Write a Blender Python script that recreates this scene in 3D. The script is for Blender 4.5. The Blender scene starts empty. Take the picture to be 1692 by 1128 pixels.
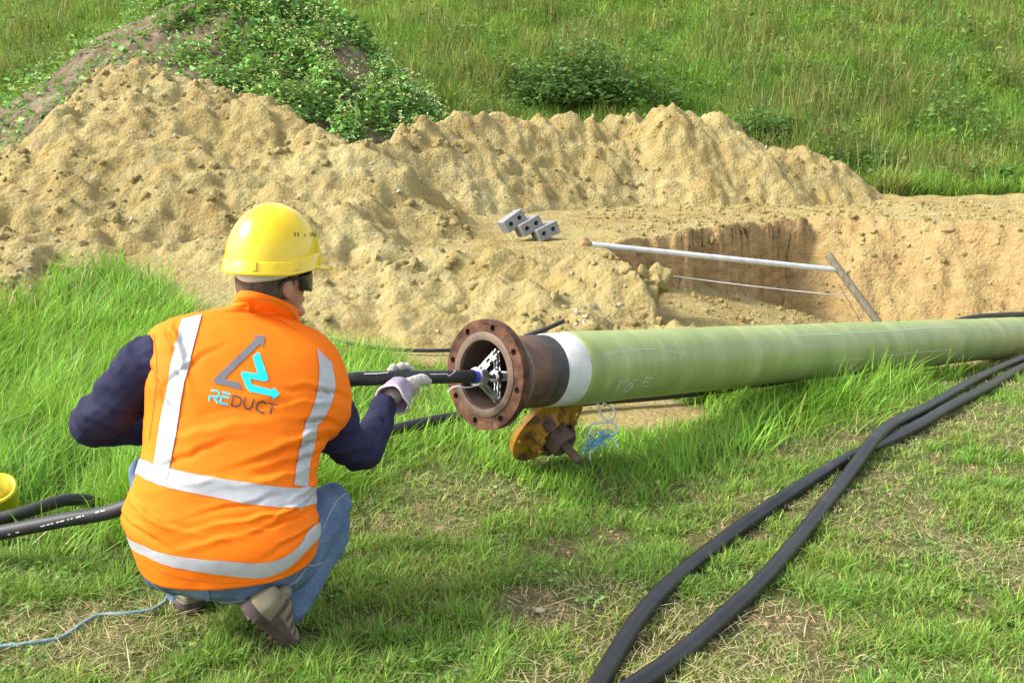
import bpy, bmesh, math, random
import numpy as np
from mathutils import Vector, Matrix
from mathutils.bvhtree import BVHTree
from mathutils.geometry import tessellate_polygon

random.seed(7)
RNG = np.random.default_rng(11)
scn = bpy.context.scene
COL = scn.collection

# ------------------------------------------------------------------ camera, sky, sun, exposure
CAM_H, PITCH, FPX = 1.38, math.radians(12.0), 1645.0
cam_d = bpy.data.cameras.new('camera')
cam_d.sensor_width = 36.0
cam_d.lens = FPX / 1692.0 * 36.0
cam_d.clip_start, cam_d.clip_end = 0.05, 600.0
cam = bpy.data.objects.new('camera', cam_d)
cam.location = (0, 0, CAM_H)
cam.rotation_euler = (math.pi / 2 - PITCH, 0, 0)
COL.objects.link(cam)
scn.camera = cam

SUN_EL, SUN_AZ = math.radians(42), math.radians(-100)      # azimuth from +Y towards +X
to_sun = Vector((math.sin(SUN_AZ) * math.cos(SUN_EL), math.cos(SUN_AZ) * math.cos(SUN_EL), math.sin(SUN_EL)))
world = bpy.data.worlds.new('World')
scn.world = world
world.use_nodes = True
wn = world.node_tree
bg = wn.nodes['Background']
sky = wn.nodes.new('ShaderNodeTexSky')
sky.sky_type = 'NISHITA'
sky.sun_disc = False
sky.sun_elevation = SUN_EL
sky.sun_rotation = SUN_AZ
sky.air_density = 1.0
sky.dust_density = 2.5
sky.ozone_density = 1.0
hz = wn.nodes.new('ShaderNodeHueSaturation')            # hazy, partly clouded sky: paler than clear blue
hz.inputs['Saturation'].default_value = 0.45
wn.links.new(sky.outputs[0], hz.inputs['Color'])
wn.links.new(hz.outputs[0], bg.inputs[0])
bg.inputs[1].default_value = 0.15
sun_d = bpy.data.lights.new('sun', 'SUN')
sun_d.energy = 2.0
sun_d.angle = math.radians(13.0)
sun_d.color = (1.0, 0.95, 0.86)
sun = bpy.data.objects.new('sun', sun_d)
sun.rotation_euler = (-to_sun).to_track_quat('-Z', 'Y').to_euler()
COL.objects.link(sun)
scn.view_settings.view_transform = 'Standard'
scn.view_settings.look = 'None'
scn.view_settings.exposure = 1.42
scn.view_settings.gamma = 1.0
scn.cycles.max_bounces = 6
scn.cycles.use_denoising = True

# ------------------------------------------------------------------ small maths
SP, CP = math.sin(PITCH), math.cos(PITCH)
def ray(u, v):
    x, y = (u - 846.0) / FPX, -(v - 564.0) / FPX
    return np.array([x, CP + SP * y, -SP + CP * y])
def P(u, v, Y):
    """point at distance Y (metres ahead) seen at photo pixel u, v"""
    r = ray(u, v)
    return np.array([0, 0, CAM_H]) + r * (Y / r[1])
def V(p): return Vector((float(p[0]), float(p[1]), float(p[2])))
def S(a, b, t):
    t = np.clip((t - a) / (b - a), 0, 1)
    return t * t * (3 - 2 * t)

def _hash(ix, iy, iz, seed):
    h = (ix.astype(np.int64) * 374761393 + iy.astype(np.int64) * 668265263 + iz.astype(np.int64) * 2147483647 + seed * 974711) & 0xFFFFFFFF
    h = ((h ^ (h >> 13)) * 1274126177) & 0xFFFFFFFF
    h = ((h ^ (h >> 16)) * 2246822519) & 0xFFFFFFFF
    return (h ^ (h >> 15)) & 0xFFFFFFFF
def noise2(x, y, seed=0):
    x = np.asarray(x, float); y = np.asarray(y, float)
    ix, iy = np.floor(x), np.floor(y)
    fx, fy = x - ix, y - iy
    ux, uy = fx ** 3 * (fx * (fx * 6 - 15) + 10), fy ** 3 * (fy * (fy * 6 - 15) + 10)
    r = 0
    for dx in (0, 1):
        for dy in (0, 1):
            a = _hash(ix + dx, iy + dy, np.zeros_like(ix), seed) * (2 * math.pi / 4294967296.0)
            w = (ux if dx else 1 - ux) * (uy if dy else 1 - uy)
            r = r + w * (np.cos(a) * (fx - dx) + np.sin(a) * (fy - dy))
    return r * 1.5
def noise3(p, seed=0):
    ip = np.floor(p); f = p - ip
    u = f ** 3 * (f * (f * 6 - 15) + 10)
    r = 0
    for dx in (0, 1):
        for dy in (0, 1):
            for dz in (0, 1):
                h = _hash(ip[:, 0] + dx, ip[:, 1] + dy, ip[:, 2] + dz, seed)
                a = h * (2 * math.pi / 4294967296.0)
                c = ((h * 7919) % 65536) / 32768.0 - 1
                s = np.sqrt(1 - c * c)
                w = (u[:, 0] if dx else 1 - u[:, 0]) * (u[:, 1] if dy else 1 - u[:, 1]) * (u[:, 2] if dz else 1 - u[:, 2])
                r = r + w * (s * np.cos(a) * (f[:, 0] - dx) + s * np.sin(a) * (f[:, 1] - dy) + c * (f[:, 2] - dz))
    return r * 1.5
def fbm(x, y, seed=0, o=4):
    r, a = 0, 1.0
    for k in range(o):
        r = r + a * noise2(x, y, seed + k * 17); x = x * 2.03 + 5.1; y = y * 2.03 + 3.7; a *= 0.5
    return r
def billow(x, y, seed=0, o=3):
    r, a = 0, 1.0
    for k in range(o):
        r = r + a * (np.abs(noise2(x, y, seed + k * 13)) * 2 - 0.5); x = x * 2.1 + 2.2; y = y * 2.1 + 8.7; a *= 0.5
    return r
def catmull(pts, n):
    pts = np.asarray(pts, float)
    m = len(pts)
    q = np.vstack([2 * pts[0] - pts[1], pts, 2 * pts[-1] - pts[-2]])
    ts = np.linspace(0, m - 1, n)
    i = np.minimum(ts.astype(int), m - 2); f = (ts - i)[:, None]
    p0, p1, p2, p3 = q[i], q[i + 1], q[i + 2], q[i + 3]
    return 0.5 * (2 * p1 + (p2 - p0) * f + (2 * p0 - 5 * p1 + 4 * p2 - p3) * f ** 2 + (3 * p1 - p0 - 3 * p2 + p3) * f ** 3)

# ------------------------------------------------------------------ objects
def tag(o, label=None, cat=None, group=None, kind=None):
    for k, val in (('label', label), ('category', cat), ('group', group), ('kind', kind)):
        if val: o[k] = val
    return o
def link(o, parent=None):
    COL.objects.link(o)
    if parent is not None:
        o.parent = parent
        o.matrix_parent_inverse = parent.matrix_basis.inverted()
    return o
def empty(name, loc):
    o = bpy.data.objects.new(name, None)
    o.empty_display_size = 0.1
    o.location = V(loc)
    return link(o)
def mesh(name, verts, faces, mat=None, parent=None, smooth=True):
    me = bpy.data.meshes.new(name)
    me.from_pydata([tuple(map(float, v)) for v in verts], [], [tuple(int(i) for i in f) for f in faces])
    if smooth: me.polygons.foreach_set('use_smooth', np.ones(len(me.polygons), bool))
    me.update()
    if mat: me.materials.append(mat)
    return link(bpy.data.objects.new(name, me), parent)
def big_mesh(name, verts, faces, mat, parent=None, smooth=True, attrs=None):
    verts = np.asarray(verts, np.float32); faces = np.asarray(faces, np.int32)
    k = faces.shape[1]
    me = bpy.data.meshes.new(name)
    me.vertices.add(len(verts)); me.vertices.foreach_set('co', verts.ravel())
    me.loops.add(faces.size); me.loops.foreach_set('vertex_index', faces.ravel())
    me.polygons.add(len(faces))
    me.polygons.foreach_set('loop_start', np.arange(0, faces.size, k, dtype=np.int32))
    me.polygons.foreach_set('loop_total', np.full(len(faces), k, np.int32))
    me.polygons.foreach_set('use_smooth', np.full(len(faces), smooth, bool))
    me.update(calc_edges=True)
    for an, av in (attrs or {}).items():
        av = np.asarray(av, np.float32)
        if av.ndim == 1:
            me.attributes.new(an, 'FLOAT', 'POINT').data.foreach_set('value', av)
        else:
            me.attributes.new(an, 'FLOAT_COLOR', 'POINT').data.foreach_set('color', np.hstack([av, np.ones((len(av), 1), np.float32)]).ravel())
    me.materials.append(mat)
    return link(bpy.data.objects.new(name, me), parent)
def tube_data(pts, rad, n=14, res=None, caps=True, smooth_path=True):
    pts = np.asarray(pts, float)
    if smooth_path and len(pts) > 2:
        m = res or (len(pts) - 1) * 8 + 1
        rad = np.asarray(rad, float)
        if rad.ndim: rad = catmull(rad[:, None], m)[:, 0]
        pts = catmull(pts, m)
    m = len(pts)
    rad = np.broadcast_to(np.asarray(rad, float), (m,))
    tg = np.gradient(pts, axis=0); tg /= np.linalg.norm(tg, axis=1)[:, None] + 1e-12
    up = np.array([0, 0, 1.0]) if abs(tg[0, 2]) < 0.9 else np.array([1.0, 0, 0])
    a = np.cross(tg[0], up); a /= np.linalg.norm(a)
    verts = []
    for i in range(m):
        a = a - tg[i] * a.dot(tg[i]); a /= np.linalg.norm(a)
        b = np.cross(tg[i], a)
        for j in range(n):
            t = 2 * math.pi * j / n
            verts.append(pts[i] + rad[i] * (math.cos(t) * a + math.sin(t) * b))
    faces = [(i * n + j, i * n + (j + 1) % n, (i + 1) * n + (j + 1) % n, (i + 1) * n + j) for i in range(m - 1) for j in range(n)]
    if caps:
        faces.append(tuple(range(n - 1, -1, -1))); faces.append(tuple((m - 1) * n + j for j in range(n)))
    return verts, faces
def tube(name, pts, rad, mat, parent=None, **k):
    v, f = tube_data(pts, rad, **k)
    return mesh(name, v, f, mat, parent)
def join(*parts):
    vv, ff = [], []
    for v, f in parts:
        o = len(vv); vv += list(v); ff += [tuple(i + o for i in q) for q in f]
    return vv, ff
def frame(axis, hint=(0, 0, 1)):
    a = np.asarray(axis, float); a /= np.linalg.norm(a)
    h = np.asarray(hint, float)
    x = np.cross(h, a); x /= np.linalg.norm(x)
    return a, x, np.cross(a, x)
def lathe(origin, axis, prof, n=48, hint=(0, 0, 1)):
    """prof: (s along axis, radius) list -> surface of revolution"""
    a, x, y = frame(axis, hint)
    o = np.asarray(origin, float)
    verts, faces = [], []
    for s, r in prof:
        for j in range(n):
            t = 2 * math.pi * j / n
            verts.append(o + a * s + r * (math.cos(t) * x + math.sin(t) * y))
    for i in range(len(prof) - 1):
        for j in range(n):
            faces.append((i * n + j, i * n + (j + 1) % n, (i + 1) * n + (j + 1) % n, (i + 1) * n + j))
    return verts, faces
def box_data(c, ax, ay, az):
    c = np.asarray(c, float); ax, ay, az = (np.asarray(q, float) for q in (ax, ay, az))
    v = [c + i * ax + j * ay + k * az for k in (-1, 1) for j in (-1, 1) for i in (-1, 1)]
    f = [(0, 2, 3, 1), (4, 5, 7, 6), (0, 1, 5, 4), (2, 6, 7, 3), (0, 4, 6, 2), (1, 3, 7, 5)]
    return v, f
def plate(origin, axis, outer, holes, thick, hint=(0, 0, 1)):
    """flat plate with real holes: 2D outlines, extruded along axis"""
    a, x, y = frame(axis, hint); o = np.asarray(origin, float)
    loops = [outer] + holes
    tris = tessellate_polygon([[Vector((p[0], p[1], 0)) for p in l] for l in loops])
    flat = [p for l in loops for p in l]
    n = len(flat)
    verts = [o + p[0] * x + p[1] * y for p in flat] + [o + a * thick + p[0] * x + p[1] * y for p in flat]
    faces = []
    for t in tris:
        faces.append(tuple(t)); faces.append(tuple(n + i for i in reversed(t)))
    k = 0
    for l in loops:
        m = len(l)
        for j in range(m):
            faces.append((k + j, k + (j + 1) % m, n + k + (j + 1) % m, n + k + j))
        k += m
    return verts, faces
def circ(cx, cy, r, n=24, ph=0):
    return [(cx + r * math.cos(2 * math.pi * i / n + ph), cy + r * math.sin(2 * math.pi * i / n + ph)) for i in range(n)]
def fix_normals(o):
    bm = bmesh.new(); bm.from_mesh(o.data)
    bmesh.ops.recalc_face_normals(bm, faces=bm.faces)
    bm.to_mesh(o.data); bm.free()
    return o
def bevel(o, w, seg=2):
    md = o.modifiers.new('bevel', 'BEVEL'); md.width = w; md.segments = seg; md.limit_method = 'ANGLE'
    return o
def smooth_angle(o, deg=35):
    me = o.data
    bm = bmesh.new(); bm.from_mesh(me)
    for e in bm.edges:
        e.smooth = not (len(e.link_faces) == 2 and e.calc_face_angle(0) > math.radians(deg))
    bm.to_mesh(me); bm.free()
    return o

# ------------------------------------------------------------------ materials
def new_mat(name):
    m = bpy.data.materials.new(name); m.use_nodes = True
    nt = m.node_tree
    return m, nt, nt.nodes['Principled BSDF']
def node(nt, t, **k):
    n = nt.nodes.new(t)
    for a, b in k.items():
        if a in n.inputs: n.inputs[a].default_value = b
        else: setattr(n, a, b)
    return n
def ramp(nt, src, stops):
    r = nt.nodes.new('ShaderNodeValToRGB')
    e = r.color_ramp.elements
    while len(e) < len(stops): e.new(0.5)
    for q, (p, c) in zip(e, stops):
        q.position = p; q.color = (*c, 1)
    nt.links.new(src, r.inputs[0])
    return r.outputs[0]
def mixc(nt, fac, a, b, mode='MIX'):
    m = nt.nodes.new('ShaderNodeMix'); m.data_type = 'RGBA'; m.blend_type = mode
    for sock, val in ((m.inputs[0], fac), (m.inputs[6], a), (m.inputs[7], b)):
        if isinstance(val, (int, float)): sock.default_value = val
        elif isinstance(val, tuple): sock.default_value = (*val, 1)
        else: nt.links.new(val, sock)
    return m.outputs[2]
def tex(nt, scale, detail=6, rough=0.6, coord='Object', mapping=None, kind='Noise'):
    tc = nt.nodes.new('ShaderNodeTexCoord')
    src = tc.outputs[coord]
    if mapping:
        mp = nt.nodes.new('ShaderNodeMapping'); mp.inputs['Scale'].default_value = mapping
        nt.links.new(src, mp.inputs[0]); src = mp.outputs[0]
    if kind == 'Noise':
        t = nt.nodes.new('ShaderNodeTexNoise'); t.inputs['Scale'].default_value = scale
        t.inputs['Detail'].default_value = detail; t.inputs['Roughness'].default_value = rough
    else:
        t = nt.nodes.new('ShaderNodeTexVoronoi'); t.inputs['Scale'].default_value = scale
    nt.links.new(src, t.inputs['Vector'])
    return t.outputs[0]
def add_bump(nt, bsdf, h, strength=0.3, dist=0.01):
    b = nt.nodes.new('ShaderNodeBump'); b.inputs['Strength'].default_value = strength; b.inputs['Distance'].default_value = dist
    nt.links.new(h, b.inputs['Height']); nt.links.new(b.outputs[0], bsdf.inputs['Normal'])
def plain(name, stops, scale=20, rough=0.6, metal=0.0, bump=0.0, bump_scale=None, bump_dist=0.004, spec=0.5, detail=6, mapping=None, coat=0.0):
    m, nt, b = new_mat(name)
    t = tex(nt, scale, detail, mapping=mapping)
    nt.links.new(ramp(nt, t, stops), b.inputs['Base Color'])
    b.inputs['Roughness'].default_value = rough; b.inputs['Metallic'].default_value = metal
    b.inputs['Specular IOR Level'].default_value = spec; b.inputs['Coat Weight'].default_value = coat
    if bump: add_bump(nt, b, tex(nt, bump_scale or scale * 3, 5), bump, bump_dist)
    return m
def veg_mat(name, transl=0.35, rough=0.55):
    m, nt, b = new_mat(name)
    at = node(nt, 'ShaderNodeAttribute', attribute_name='tint')
    nt.links.new(at.outputs[0], b.inputs['Base Color'])
    b.inputs['Roughness'].default_value = rough; b.inputs['Specular IOR Level'].default_value = 0.25
    tr = nt.nodes.new('ShaderNodeBsdfTranslucent')
    br = mixc(nt, 0.5, at.outputs[0], (0.30, 0.42, 0.04))
    nt.links.new(br, tr.inputs[0])
    mx = nt.nodes.new('ShaderNodeMixShader'); mx.inputs[0].default_value = transl
    nt.links.new(b.outputs[0], mx.inputs[1]); nt.links.new(tr.outputs[0], mx.inputs[2])
    nt.links.new(mx.outputs[0], nt.nodes['Material Output'].inputs[0])
    return m

def sand_nodes(nt):
    big = tex(nt, 0.9, 5, 0.6)
    med = tex(nt, 7, 8, 0.7)
    c1 = ramp(nt, big, [(0.30, (0.266, 0.189, 0.066)), (0.5, (0.338, 0.264, 0.106)), (0.68, (0.403, 0.352, 0.172))])
    c2 = ramp(nt, med, [(0.28, (0.194, 0.131, 0.046)), (0.5, (0.360, 0.285, 0.117)), (0.72, (0.445, 0.404, 0.210))])
    c = mixc(nt, 0.55, c1, c2)
    rust = tex(nt, 2.3, 4, 0.6)
    c = mixc(nt, ramp(nt, rust, [(0.56, (0, 0, 0)), (0.72, (0.5, 0.5, 0.5))]), c, (0.345, 0.210, 0.055))
    dk = tex(nt, 1.6, 9, 0.75)
    c = mixc(nt, ramp(nt, dk, [(0.30, (0.85, 0.85, 0.85)), (0.46, (0, 0, 0))]), c, (0.218, 0.141, 0.055))
    wh = tex(nt, 2.9, 9, 0.7)
    c = mixc(nt, ramp(nt, wh, [(0.58, (0, 0, 0)), (0.72, (0.7, 0.7, 0.7))]), c, (0.50, 0.40, 0.235))
    peb = tex(nt, 34, kind='Voronoi')
    c = mixc(nt, ramp(nt, peb, [(0.0, (0.55, 0.55, 0.55)), (0.17, (0, 0, 0))]), c, (0.474, 0.469, 0.312))
    return c
def sand_height(nt):
    a = tex(nt, 11, 10, 0.72)
    v = tex(nt, 30, kind='Voronoi')
    ad = nt.nodes.new('ShaderNodeMath'); ad.operation = 'MULTIPLY_ADD'; ad.inputs[1].default_value = -0.35
    nt.links.new(v, ad.inputs[0]); nt.links.new(a, ad.inputs[2])
    return ad.outputs[0]
def mat_sand():
    m, nt, b = new_mat('loose_sand')
    nt.links.new(sand_nodes(nt), b.inputs['Base Color'])
    b.inputs['Roughness'].default_value = 0.95; b.inputs['Specular IOR Level'].default_value = 0.1
    add_bump(nt, b, sand_height(nt), 0.9, 0.05)
    return m
def mat_ground():
    m, nt, b = new_mat('ground_soil')
    sand = sand_nodes(nt)
    t = tex(nt, 5, 8, 0.65)
    soil = ramp(nt, t, [(0.3, (0.07, 0.09, 0.022)), (0.52, (0.12, 0.14, 0.035)), (0.66, (0.20, 0.17, 0.08)), (0.80, (0.27, 0.21, 0.13))])
    fine = tex(nt, 70, 4, 0.7)
    soil = mixc(nt, 0.5, soil, ramp(nt, fine, [(0.35, (0.06, 0.075, 0.022)), (0.65, (0.20, 0.20, 0.075))]))
    at = node(nt, 'ShaderNodeAttribute', attribute_name='sand')
    wet = node(nt, 'ShaderNodeAttribute', attribute_name='clay')
    band = tex(nt, 6, 7, 0.7, mapping=(1, 1, 2.5))
    sand2 = mixc(nt, wet.outputs['Fac'], sand, ramp(nt, band, [(0.3, (0.25, 0.15, 0.062)), (0.52, (0.40, 0.26, 0.115)), (0.75, (0.50, 0.375, 0.195))]))
    ba = node(nt, 'ShaderNodeAttribute', attribute_name='bare')
    earth = ramp(nt, tex(nt, 38, 8, 0.75), [(0.32, (0.075, 0.050, 0.028)), (0.5, (0.165, 0.118, 0.070)), (0.68, (0.29, 0.225, 0.145))])
    soil = mixc(nt, ba.outputs['Fac'], soil, earth)
    nt.links.new(mixc(nt, at.outputs['Fac'], soil, sand2), b.inputs['Base Color'])
    b.inputs['Roughness'].default_value = 0.95; b.inputs['Specular IOR Level'].default_value = 0.1
    add_bump(nt, b, sand_height(nt), 0.9, 0.05)
    return m

M = {}
M['sand'] = mat_sand()
M['ground'] = mat_ground()
M['hill'] = plain('hill_soil', [(0.3, (0.07, 0.11, 0.02)), (0.55, (0.11, 0.17, 0.03)), (0.75, (0.18, 0.18, 0.06))], 1.2, 0.95, spec=0.1)
M['mound'] = plain('mound_soil', [(0.3, (0.10, 0.075, 0.05)), (0.55, (0.17, 0.13, 0.085)), (0.75, (0.25, 0.20, 0.14))], 3, 0.95, bump=0.8, bump_scale=9, bump_dist=0.06, spec=0.1)
M['grass'] = veg_mat('grass_blades')
M['leaf'] = veg_mat('weed_leaves', 0.25)
M['straw'] = veg_mat('dry_straw', 0.1, 0.8)
M['black'] = plain('black_polythene', [(0.35, (0.012, 0.012, 0.013)), (0.7, (0.030, 0.028, 0.029))], 9, 0.55, bump=0.08, bump_scale=60)
M['hose'] = plain('dusty_black_hose', [(0.32, (0.008, 0.008, 0.009)), (0.60, (0.016, 0.0155, 0.016)), (0.76, (0.060, 0.054, 0.047))], 7, 0.42, bump=0.12, bump_scale=45, detail=9)
M['white_print'] = plain('white_print', [(0.3, (0.55, 0.53, 0.50)), (0.7, (0.72, 0.70, 0.66))], 60, 0.7)

# ------------------------------------------------------------------ terrain heights
def poly_pts(l): return np.array([P(*q) for q in l])
CREST_A = poly_pts([(-120, 385, 10.0), (-40, 330, 10.2), (0, 297, 10.4), (60, 235, 10.6), (110, 195, 10.8), (160, 150, 11), (195, 116, 11), (240, 106, 11), (275, 118, 11), (300, 138, 11), (330, 128, 10.9), (362, 160, 10.8), (425, 160, 10.6), (500, 207, 10.2), (545, 210, 9.8), (590, 228, 9.6), (625, 250, 9.8)])
CREST_B = poly_pts([(590, 246, 10.8), (660, 218, 11.5), (700, 203, 11.8), (750, 195, 12.2), (830, 190, 12.8), (880, 199, 13.0), (950, 197, 13.3), (1000, 194, 13.5), (1060, 202, 13.5), (1105, 175, 13.6), (1150, 187, 13.7), (1185, 186, 13.7), (1250, 227, 13.8), (1330, 246, 13.8), (1370, 258, 13.8), (1420, 302, 13.8), (1460, 326, 13.8)])
CREST_C = poly_pts([(470, 350, 8.6), (560, 395, 8.0), (700, 412, 7.7), (850, 414, 7.7), (950, 418, 7.6), (1040, 448, 7.2), (1115, 500, 6.9), (1175, 545, 6.6)])
CREST_S = poly_pts([(500, 215, 10.1), (530, 262, 9.6), (600, 300, 9.2), (700, 335, 9.0)])
def ridge(x, y, pts, slope, kx=1.0):
    best = np.full(np.shape(x), -9.0)
    for p, q in zip(pts[:-1], pts[1:]):
        dx, dy = q[0] - p[0], q[1] - p[1]
        t = np.clip(((x - p[0]) * dx + (y - p[1]) * dy) / (dx * dx + dy * dy), 0, 1)
        d = np.hypot(kx * (x - p[0] - t * dx), y - p[1] - t * dy)
        best = np.maximum(best, p[2] + t * (q[2] - p[2]) - slope * (np.sqrt(d * d + 0.006) - 0.077))
    return best
def heap_h(x, y):
    wob = 0.16 * fbm(x * 0.9, y * 0.9, 31, 3)
    a = ridge(x + wob, y - wob, CREST_A, 0.48, 1.75)
    b = ridge(x + wob, y + wob, CREST_B, 0.80)
    c = ridge(x - wob, y + wob, CREST_C, 0.38)
    s = ridge(x, y, CREST_S, 0.62)
    h = np.maximum(np.maximum(a, b), np.maximum(c, s))
    # slightly concave foot
    n = 0.065 * fbm(x * 1.4, y * 1.4, 3, 5) + 0.045 * billow(x * 3.4, y * 3.4, 4, 2) * S(-0.2, 0.4, fbm(x * 0.8, y * 0.8, 7, 2)) + 0.035 * fbm(x * 7, y * 7, 5, 3)
    n = n + 0.02 * np.round(2.5 * fbm(x * 2.1, y * 2.1, 14, 2)) / 2.5
    top = S(0.9, 1.8, h)                                   # blocky lumps along the crests, slides below
    slab = 0.06 * np.tanh(3.2 * noise2(x * 1.1, y * 1.6, 61)) + 0.045 * np.tanh(3.5 * noise2(x * 4.6, y * 4.6, 62))
    n = n + slab * (0.25 + 0.75 * top) + 0.05 * (1 - top) * np.tanh(3 * noise2(x * 2.2 + y, y * 2.6, 63)) * S(-0.1, 0.5, fbm(x * 0.6 + 4, y * 0.6, 64, 2))
    g = noise2((x * 0.8 + y * 0.35) * 2.6, (y * 0.8 - x * 0.2) * 0.55, 9)
    n = n + 0.035 * fbm(x * 4.5, y * 4.5, 71, 3) + 0.018 * np.tanh(3 * noise2(x * 9, y * 9, 72))
    h = h + n * 0.9 - 0.03 + 0.05 * g * (1 - 0.85 * top)
    d = np.full(np.shape(x), 9.0)
    for k in (2, 3):                                  # never spills over the back and right edge of the pit
        p, q = PIT[k], PIT[(k + 1) % 5]
        dx, dy = q[0] - p[0], q[1] - p[1]
        d = np.minimum(d, (-(x - p[0]) * dy + (y - p[1]) * dx) / math.hypot(dx, dy))
    p, q = PIT[4], PIT[0]
    dx, dy = q[0] - p[0], q[1] - p[1]
    d4 = (-(x - p[0]) * dy + (y - p[1]) * dx) / math.hypot(dx, dy)
    h = h - 2.4 * np.clip(d4 + 0.16 + 0.12 * fbm(x * 2, y * 2, 66, 3), 0, 2) * (d > -0.3)
    return h - 3.0 * np.clip(d + 0.15, 0, 1) * S(0.75, 1.3, x - 0.35 * (8.5 - y))
PIT = [(1.25, 6.6), (5.5, 7.6), (6.8, 9.0), (3.3, 11.0), (0.72, 8.5)]
STEEP = [1.3, 1.2, 1.3, 7.0, 1.5]
def hill_foot(x): return 14.9 + 0.35 * np.sin(x * 0.7) + 0.012 * x * x * (x < 0)
def ground_h(x, y):
    x = np.asarray(x, float); y = np.asarray(y, float)
    near = -0.27 * S(4.9, 7.3, y) * S(-0.3, 2.2, x)
    left = 0.16 * S(4.5, 9.0, y) * (1 - S(-2.5, -0.5, x))
    z = near + left
    far = 0.46 + 0.02 * fbm(x * 0.4, y * 0.4, 8, 3)
    z = z + (far - z) * S(6.4, 8.5, y - 0.55 * S(0.8, 3.0, x))
    z = z + 0.03 * fbm(x * 2.6, y * 2.6, 29, 5) * S(6.2, 7.2, y)
    z = z + 0.035 * fbm(x * 0.55, y * 0.55, 2, 3) * S(1.5, 4, y) + 0.010 * fbm(x * 3, y * 3, 6, 3)
    # excavated pit
    floor = -0.55 + 0.30 * np.clip(3.3 - x, 0, 1.75) + 0.05 * fbm(x * 1.2, y * 1.2, 21, 3)
    pz = floor
    n = len(PIT)
    rag = 0.12 * fbm(x * 1.7, y * 1.7, 23, 5) + 0.045 * billow(x * 6, y * 6, 24, 3)
    for k in range(n):
        p, q = PIT[k], PIT[(k + 1) % n]
        dx, dy = q[0] - p[0], q[1] - p[1]
        L = math.hypot(dx, dy)
        d = (-(x - p[0]) * dy + (y - p[1]) * dx) / L
        pz = np.maximum(pz, z - STEEP[k] * (d + rag * (1.0 if k != 3 else 1.3)))
    z = np.minimum(z, pz)
    # hillside
    hy = hill_foot(x)
    t = np.clip(y - hy, 0, 60)
    up = 0.47 * (np.sqrt(t * t + 0.5) - 0.707)
    up = 18.0 * (1 - np.exp(-up / 18.0))
    z = z + up + 0.18 * fbm(x * 0.35, y * 0.35, 12, 4) * S(0, 3, t)
    return z
MOUND = poly_pts([(-260, 330, 15.0), (-120, 240, 15.6), (0, 165, 16), (120, 88, 16.3), (230, 15, 16.5), (330, -18, 16.5), (430, -14, 16.3), (520, 22, 16), (590, 92, 15.6), (650, 155, 15.1), (700, 205, 14.7)])
def mound_h(x, y):
    w = 0.25 * fbm(x * 0.5, y * 0.5, 41, 3)
    return ridge(x + w, y + w, MOUND, 0.62, 1.35) + 0.10 * fbm(x * 1.1, y * 1.1, 42, 4) - 0.05
def surf_h(x, y): return np.maximum(ground_h(x, y), heap_h(x, y))
def G(u, v, fn=ground_h, lift=0.0):
    """photo pixel -> point on the terrain (first hit)"""
    r = ray(u, v); r = r / r[1]
    ys = np.linspace(1.3, 30, 6000)
    h = fn(r[0] * ys, ys)
    zz = CAM_H + r[2] * ys
    k = np.argmax(zz < h + lift)
    return np.array([r[0] * ys[k], ys[k], float(h[k]) + lift])
SAND_LINE = np.array([(-9, 15.5), (-7, 13.5), (-5.7, 9.6), (-4.0, 8.3), (-2.9, 7.6), (-2.2, 6.9), (-1.23, 6.05), (-0.39, 5.85), (0.2, 5.8), (1.2, 5.9), (2.2, 6.5), (3.6, 6.9), (5, 7.5), (9, 8.6)])
def sand_mask(x, y):
    line = np.interp(x, SAND_LINE[:, 0], SAND_LINE[:, 1]) + 0.14 * fbm(x * 1.6, y * 1.6, 51, 3)
    m = S(-0.12, 0.12, y - line)
    hy = hill_foot(x) - 0.25 + 0.5 * fbm(x * 0.8, y * 0.8, 52, 3)
    m = m * (1 - S(-0.15, 0.25, y - hy))
    # bare sandy strip below the pipe
    q = np.hypot((x - 0.52) / 0.42, (y - 4.72) / 0.38) + 0.3 * fbm(x * 3, y * 3, 53, 2)
    return np.maximum(m, 1 - S(0.75, 1.05, q))

def axis(segs):
    out = [segs[0][0]]
    for a, b, st in segs:
        n = max(1, int(round((b - a) / st)))
        out += list(np.linspace(a, b, n + 1)[1:])
    return np.array(out)
gx = axis([(-160, -40, 12), (-40, -16, 2), (-16, -6.5, 0.4), (-6.5, -0.2, 0.07), (-0.2, 7.2, 0.042), (7.2, 16, 0.4), (16, 40, 2), (40, 160, 12)])
gy = axis([(-80, -8, 9), (-8, 1, 0.6), (1, 5.8, 0.07), (5.8, 11.6, 0.042), (11.6, 15, 0.08), (15, 30, 0.25), (30, 60, 1.5), (60, 200, 14)])
XX, YY = np.meshgrid(gx, gy)
ZZ = ground_h(XX, YY)
nx, ny = len(gx), len(gy)
idx = np.arange(nx * ny).reshape(ny, nx)
quads = np.stack([idx[:-1, :-1], idx[:-1, 1:], idx[1:, 1:], idx[1:, :-1]], -1)
vall = np.stack([XX, YY, ZZ], -1).reshape(-1, 3)
SM = sand_mask(XX, YY)
gzx = np.gradient(ZZ, axis=1) / np.gradient(XX, axis=1); gzy = np.gradient(ZZ, axis=0) / np.gradient(YY, axis=0)
STP = np.hypot(gzx, gzy)
CLAY = 0.55 * S(0.55, 1.1, STP) * (YY > 6.3) + 0.45 * S(1.8, 3.5, STP)
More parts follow.
